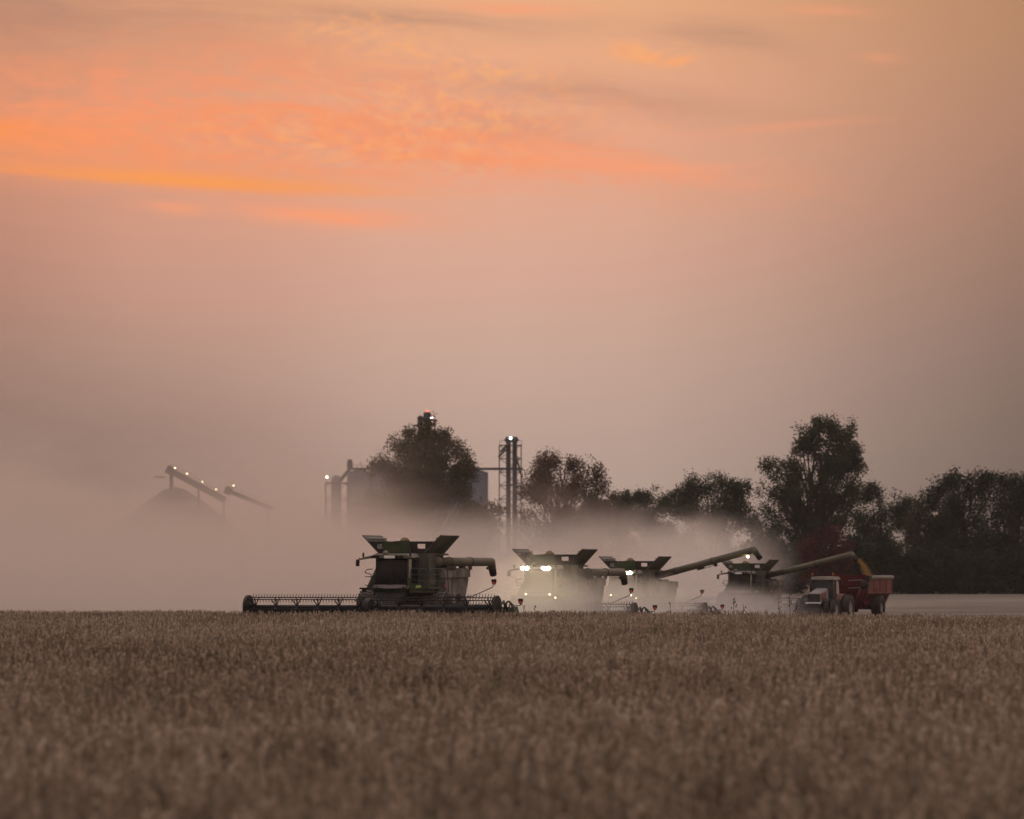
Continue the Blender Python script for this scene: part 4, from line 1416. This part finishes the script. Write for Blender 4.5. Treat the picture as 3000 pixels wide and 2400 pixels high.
# ------------------------------------------------------------------ grain elevator far behind
def build_elevator():
    Y = 1200.0
    k = Y / F
    g0 = gz(Y)

    def X(px): return at(px, Y)

    def Z(py): return zat(py, Y)
    # steel bins in a row under the roof conveyor
    labs = ['tall steel bin at the left end of the elevator roof line', 'tall steel bin second from the left end of the elevator', 'tall steel bin behind the left edge of the olive tree crown',
            'tall steel bin hidden behind the middle of the olive tree', 'tall steel bin behind the right side of the olive tree', 'tall steel bin at the right end, beside the gap before the leg tower']
    for i, px in enumerate([1052, 1122, 1192, 1262, 1332, 1396]):
        r = 35 * k if i < 5 else 34 * k
        t = empty('grain_bin', (X(px), Y, g0)); tag(t, labs[i], 'grain bin', 'row of tall grain bins')
        H = Z(1384) - g0
        b = MB(); prof = [(r, 0)]
        for j in range(1, 24):
            prof += [(r * (1.006 if j % 2 else 1.0), H * j / 24)]
        prof += [(r, H)]
        b.lathe(prof, 'z', (0, 0, 0), 28); b.build('bin_wall', M['silo'], t)
        b = MB().lathe([(r * 1.02, H - .05), (r * .25, H + .55), (.05, H + .6)], 'z', (0, 0, 0), 28); b.build('bin_roof', M['silo_dark'], t)
    # conveyor bridge on the roofs and across to the leg tower
    t = empty('conveyor_bridge', (X(1020), Y, g0)); tag(t, 'long level conveyor bridge along the bin roofs to the leg tower', 'conveyor')
    b = MB()
    x0, x1 = 0, X(1532) - X(1020)
    z = Z(1374) - g0
    b.box(((x0 + x1) / 2, 0, z), (x1 - x0, 1.6, .55)); b.build('conveyor_trough', M['silo_dark'], t)
    b = MB()
    b.tube((x0, -.8, z + .9), (x1 * .72, -.8, z + .9), .05, .05, 4)
    for i in range(28):
        x = x0 + (x1 * .72 - x0) * i / 27
        b.tube((x, -.8, z + .2), (x, -.8, z + .9), .035, .035, 4)
    b.build('handrail', M['silo_dark'], t)
    b = MB().box((.4, 0, z + .9), (1.3, 1.4, 1.6)); b.box((.4, 0, z + 1.9), (1.0, 1.0, .6)); b.build('conveyor_head', M['silo_dark'], t)

    def lattice(b, x0, x1, y0, y1, z0, z1, bay, r=.13):
        cs = [(x0, y0), (x1, y0), (x1, y1), (x0, y1)]
        for c in cs: b.tube((*c, z0), (*c, z1), r, r, 4)
        n = max(1, int((z1 - z0) / bay)); h = (z1 - z0) / n
        for j in range(n + 1):
            for i in range(4):
                a, c = cs[i], cs[(i + 1) % 4]
                b.tube((*a, z0 + j * h), (*c, z0 + j * h), r * .6, r * .6, 4)
                if j < n: b.tube((*a, z0 + j * h), (*c, z0 + (j + 1) * h), r * .6, r * .6, 4)
        return b

    # leg tower between the two big left trees
    t = empty('elevator_tower', (X(1496), Y, g0)); tag(t, 'twin-tube leg tower in a lattice frame, standing clear between two trees', 'elevator tower', 'grain leg towers')
    zt = Z(1305) - g0
    b = lattice(MB(), (1463 - 1496) * k, (1527 - 1496) * k, -2.2, 2.2, 0, zt, 3.1); b.build('lattice_frame', M['silo_dark'], t)
    for dx in (-6.5, 12):
        b = MB().box((dx * k, 0, (Z(1300) - g0) / 2), (14 * k, 1.0, Z(1300) - g0)); b.build('leg_casing', M['silo_dark'], t)
        b = MB()
        x = dx * k; zz = Z(1300) - g0
        b.hull8([(x - .45, -.6, zz), (x + .45, -.6, zz), (x + .45, .6, zz), (x - .45, .6, zz)], [(x - .95, -.8, zz + .9), (x + .95, -.8, zz + .9), (x + .95, .8, zz + .9), (x - .95, .8, zz + .9)])
        b.hull8([(x - .95, -.8, zz + .9), (x + .95, -.8, zz + .9), (x + .95, .8, zz + .9), (x - .95, .8, zz + .9)], [(x - .5, -.7, zz + 1.6), (x + .5, -.7, zz + 1.6), (x + .5, .7, zz + 1.6), (x - .5, .7, zz + 1.6)])
        b.build('leg_head', M['silo_dark'], t)
    b = MB().box((0, 0, zt), (66 * k, 5.0, .18)); b.build('platform', M['silo_dark'], t)
    b = MB()
    for sx in (-1, 1):
        b.tube((sx * 32 * k, -2.4, zt), (sx * 32 * k, -2.4, zt + 1.1), .05, .05, 4)
    b.tube((-32 * k, -2.4, zt + 1.05), (32 * k, -2.4, zt + 1.05), .05, .05, 4)
    b.build('handrail', M['silo_dark'], t)
    for a_, c_ in (((-30, 1325), (-6, 1300)), ((14, 1330), (34, 1400)), ((-36, 1340), (-14, 1318))):
        b = MB().tube((a_[0] * k, -.9, Z(a_[1]) - g0), (c_[0] * k, -.9, Z(c_[1]) - g0), .28, .28, 6); b.build('spout_pipe', M['silo_dark'], t)
    MB().sphere((0, -.9, Z(1284) - g0), .28, 10, 6).build('lamp', M['lit_white'], t)
    # tower rising behind the olive tree
    t = empty('elevator_tower', (X(1250), Y + 8, g0)); tag(t, 'tallest tower, with a red beacon, rising behind the olive tree', 'elevator tower', 'grain leg towers')
    zt = Z(1208) - g0
    b = MB().box((0, 0, zt / 2), (17 * k, 1.5, zt)); b.build('leg_casing', M['silo_dark'], t)
    b = MB().box((0, 0, zt - .9), (22 * k, 1.9, 1.9)); b.hull8([(-.9, -.9, zt), (.9, -.9, zt), (.9, .9, zt), (-.9, .9, zt)], [(-.4, -.4, zt + .35), (.4, -.4, zt + .35), (.4, .4, zt + .35), (-.4, .4, zt + .35)]); b.build('leg_head', M['silo_dark'], t)
    b = MB().tube((-20 * k, 0, 0), (-20 * k, 0, Z(1225) - g0), .55, .55, 12); b.sphere((-20 * k, 0, Z(1224) - g0), .78, 12, 8); b.tube((-20 * k, 0, Z(1230) - g0), (-20 * k, 0, Z(1243) - g0), .75, .75, 12); b.build('dust_cyclone', M['silo_dark'], t)
    b = lattice(MB(), -38 * k, 22 * k, -2.0, 2.0, 0, Z(1243) - g0, 3.0); b.build('lattice_frame', M['silo_dark'], t)
    b = MB().box((-8 * k, 0, Z(1243) - g0), (62 * k, 4.4, .2)); b.build('platform', M['silo_dark'], t)
    b = MB().tube((19 * k, 0, Z(1243) - g0), (19 * k, 0, Z(1196) - g0), .05, .03, 4); b.build('antenna', M['silo_dark'], t)
    MB().sphere((0, 0, Z(1204) - g0), .34, 10, 6).build('beacon', M['lit_red'], t)
    MB().sphere((13 * k, -1.0, Z(1221) - g0), .28, 10, 6).build('lamp', M['lit_white'], t)
    # small bin with a platform and a spout up to the conveyor
    t = empty('dryer_bin', (X(985), Y, g0)); tag(t, 'small round-topped bin with a side platform at the left end of the elevator', 'grain bin')
    b = MB().lathe([(15 * k, 0), (15 * k, Z(1412) - g0), (14 * k, Z(1400) - g0), (9 * k, Z(1394) - g0), (.1, Z(1392) - g0)], 'z', (0, 0, 0), 20); b.build('bin_wall', M['silo'], t)
    b = MB().box((0, 0, Z(1416) - g0), (64 * k, 3.0, .4)); b.build('platform', M['silo_dark'], t)
    b = lattice(MB(), -31 * k, 33 * k, -1.6, 1.6, 0, Z(1417) - g0, 3.4); b.build('lattice_frame', M['silo_dark'], t)
    b = MB().tube((12 * k, 0, Z(1408) - g0), (40 * k, 0, Z(1374) - g0), .42, .42, 8); b.build('spout_pipe', M['silo_dark'], t)
    MB().tube((-27 * k, 0, Z(1415) - g0), (-27 * k, 0, Z(1399) - g0), .06, .06, 4).build('lamp_post', M['silo_dark'], t)
    MB().sphere((-27 * k, 0, Z(1398) - g0), .27, 10, 6).build('lamp', M['lit_white'], t)
    # outdoor pile with its inclined conveyor
    t = empty('grain_pile', (X(505), Y + 10, g0)); tag(t, 'huge cone-shaped grain pile fading into the dust below the conveyor head', 'grain pile')
    b = MB().lathe([(24.0, 0), (16.0, Z(1560) - g0), (7.0, Z(1470) - g0), (2.4, Z(1432) - g0), (.1, Z(1425) - g0)], 'z', (0, 0, 0), 40); b.build('pile_cover', M['pile'], t)

    def incl(name, lab, p0, p1, th, lamps, post):
        t = empty(name, (X(p0[0]), Y, g0)); tag(t, lab, 'conveyor', 'inclined conveyors at the grain pile')
        a_ = Vector((0, 0, Z(p0[1]) - g0)); c_ = Vector((X(p1[0]) - X(p0[0]), 0, Z(p1[1]) - g0))
        d = (c_ - a_).normalized(); n = Vector((-d.z, 0, d.x)); L_ = (c_ - a_).length
        rot = d.to_track_quat('X', 'Z').to_matrix()
        b = MB().box((a_ + c_) / 2, (L_, 1.6, th), rot); b.build('conveyor_gallery', M['silo_dark'], t)
        b = MB().box(a_, (1.6, 1.8, 1.9), rot); b.build('conveyor_head', M['silo_dark'], t)
        if post:
            b = MB().tube(a_ + Vector((.4, 0, -.5)), a_ + Vector((.4, 0, -4.6)), .42, .42, 8); b.box(a_ + Vector((-2.2, 0, -1.6)), (2.6, 1.2, .25)); b.build('discharge_spout', M['silo_dark'], t)
        b = MB()
        for i in range(int(L_ / 3.2) + 1):
            p = a_ + d * (i * 3.2)
            b.tube(p + n * (th / 2), p + n * (th / 2 + .7), .04, .04, 4)
        b.tube(a_ + n * (th / 2 + .7), c_ + n * (th / 2 + .7), .04, .04, 4)
        b.build('handrail', M['silo_dark'], t)
        for f_ in ((.52, .97) if post else (.9,)):
            p = a_ + d * (L_ * f_)
            b = MB().tube(p, (p.x - .8, 0, 0), .16, .16, 5); b.tube(p, (p.x + .8, 0, 0), .16, .16, 5)
            b.build('support_leg', M['silo_dark'], t)
        for px, py in lamps:
            pz = Z(py) - g0; xx = X(px) - X(p0[0])
            MB().tube((xx - .15, 0, pz - 1.0), (xx, 0, pz), .05, .05, 4).build('lamp_post', M['silo_dark'], t)
            MB().sphere((xx, 0, pz), .16, 8, 5).build('lamp', M['lit_yellow'], t)
    incl('inclined_conveyor', 'long inclined conveyor with four lamps over the grain pile', (497, 1378), (660, 1466), 1.5, [(513, 1371), (548, 1388), (593, 1412), (633, 1434)], True)
    incl('inclined_conveyor', 'second fainter inclined conveyor right of the pile conveyor', (668, 1438), (800, 1492), 1.0, [(684, 1423)], False)


build_elevator()


# ------------------------------------------------------------------ haze and dust
def volume_material(name, color, dens, aniso, nodes=None):
    m = bpy.data.materials.new(name)
    m.use_nodes = True
    g = NT(m.node_tree)
    v = g.n('ShaderNodeVolumePrincipled')
    v.inputs['Color'].default_value = (*color, 1)
    v.inputs['Anisotropy'].default_value = aniso
    m.cycles.volume_step_rate = 1.0
    if nodes is None:
        v.inputs['Density'].default_value = dens
    else:
        g.put(v.inputs['Density'], nodes(g))
    o = g.n('ShaderNodeOutputMaterial')
    g.t.links.new(v.outputs[0], o.inputs['Volume'])
    return m


b = MB().box((0, 1290, 24), (3000, 2720, 80))
tag(b.build('haze', volume_material('haze_air', (.93, .91, .90), HAZE, .55)), kind='stuff')


def dust_density(g):
    geo = g.n('ShaderNodeNewGeometry')
    P = geo.outputs['Position']
    x, y, z = g.xyz(P)
    n1 = g.noise(g.cmb(g.m('MULTIPLY', x, .055), g.m('MULTIPLY', y, .0065), g.m('MULTIPLY', z, .13)), 1.0, 4, .62)
    n1 = g.smooth(n1, .22, .78)
    h = g.m('SUBTRACT', z, -1.0)
    u = g.m('DIVIDE', x, y)          # the bank follows the slanted line of machines
    # layer height: tall smoky bank at the left, thinning to nothing where the cart stands
    top = g.m('ADD', 5.1, g.m('MULTIPLY', g.smooth(u, -.005, -.08), 4.6))
    top = g.m('MULTIPLY', top, g.smooth(g.m('ADD', u, g.m('MULTIPLY', g.m('SUBTRACT', n1, .5), .016)), .058, .036))
    top = g.m('MULTIPLY', top, g.m('MULTIPLY_ADD', n1, 1.0, .5))
    prof = g.m('EXPONENT', g.m('MULTIPLY', g.m('POWER', g.m('DIVIDE', h, g.m('MAXIMUM', top, .3)), 2.4), -1.0))
    d = g.m('MULTIPLY', prof, g.m('MULTIPLY', g.m('MULTIPLY_ADD', n1, .016, .0105), g.m('MULTIPLY_ADD', g.smooth(u, -.035, -.06), -.18, 1.0)))
    ys = g.m('SUBTRACT', y, g.m('MULTIPLY_ADD', u, 2100.0, 322.0))     # starts just behind the machines
    d = g.m('MULTIPLY', d, g.smooth(ys, -12, 30))
    d = g.m('MULTIPLY', d, g.smooth(y, 640, 560))
    return d


DUST = (.925, .905, .886)
b = MB().box((-20, 455, 15), (190, 376, 33.5))
tag(b.build('dust_bank', volume_material('dust_air', DUST, 0, .84, dust_density)), kind='stuff')


def plume(name, px, Y, z0, rx, ry, rz, k, seed):
    c = Vector((at(px, Y), Y, z0))

    def fn(g):
        geo = g.n('ShaderNodeNewGeometry')
        P = geo.outputs['Position']
        d = g.vm('SUBTRACT', P, tuple(c))
        x, y, z = g.xyz(d)
        n1 = g.noise(g.vm('ADD', P, (seed * 7.0, 0, 0)), .34, 4, .65)
        w = g.m('MULTIPLY', g.m('SUBTRACT', n1, .5), 1.6)
        r = g.m('ADD', g.m('ADD', g.m('POWER', g.m('ABSOLUTE', g.m('DIVIDE', x, rx)), 2.0), g.m('POWER', g.m('ABSOLUTE', g.m('DIVIDE', y, ry)), 2.0)), g.m('POWER', g.m('ABSOLUTE', g.m('DIVIDE', z, rz)), 2.0))
        r = g.m('ADD', r, g.m('MULTIPLY', w, 1.0))
        return g.m('MULTIPLY', g.smooth(r, 1.0, .05), k)
    bot = max(c.z - rz, gz(Y) - .6)
    b = MB().box((c.x, c.y, (bot + c.z + rz) / 2), (2.2 * rx, 2.2 * ry, c.z + rz - bot))
    tag(b.build(name, volume_material('plume_air', DUST, 0, .65, fn)), kind='stuff')


plume('dust_plume', 1565, 285.5, .1, 6.2, 4.5, 3.9, .26, 1)
plume('dust_plume', 1800, 332, -.5, 7.5, 6.0, 3.6, .26, 2)
plume('dust_plume', 2115, 402, -.9, 8.5, 8.0, 2.9, .17, 3)
plume('dust_plume', 2010, 452, 1.0, 8.0, 16.0, 6.5, .05, 4)
plume('dust_plume', 2070, 470, 3.0, 9.0, 20.0, 5.5, .04, 5)
plume('dust_plume', 1740, 480, 3.5, 15.0, 20.0, 6.0, .036, 6)
plume('dust_plume', 1330, 430, 3.0, 15.0, 24.0, 5.5, .034, 7)
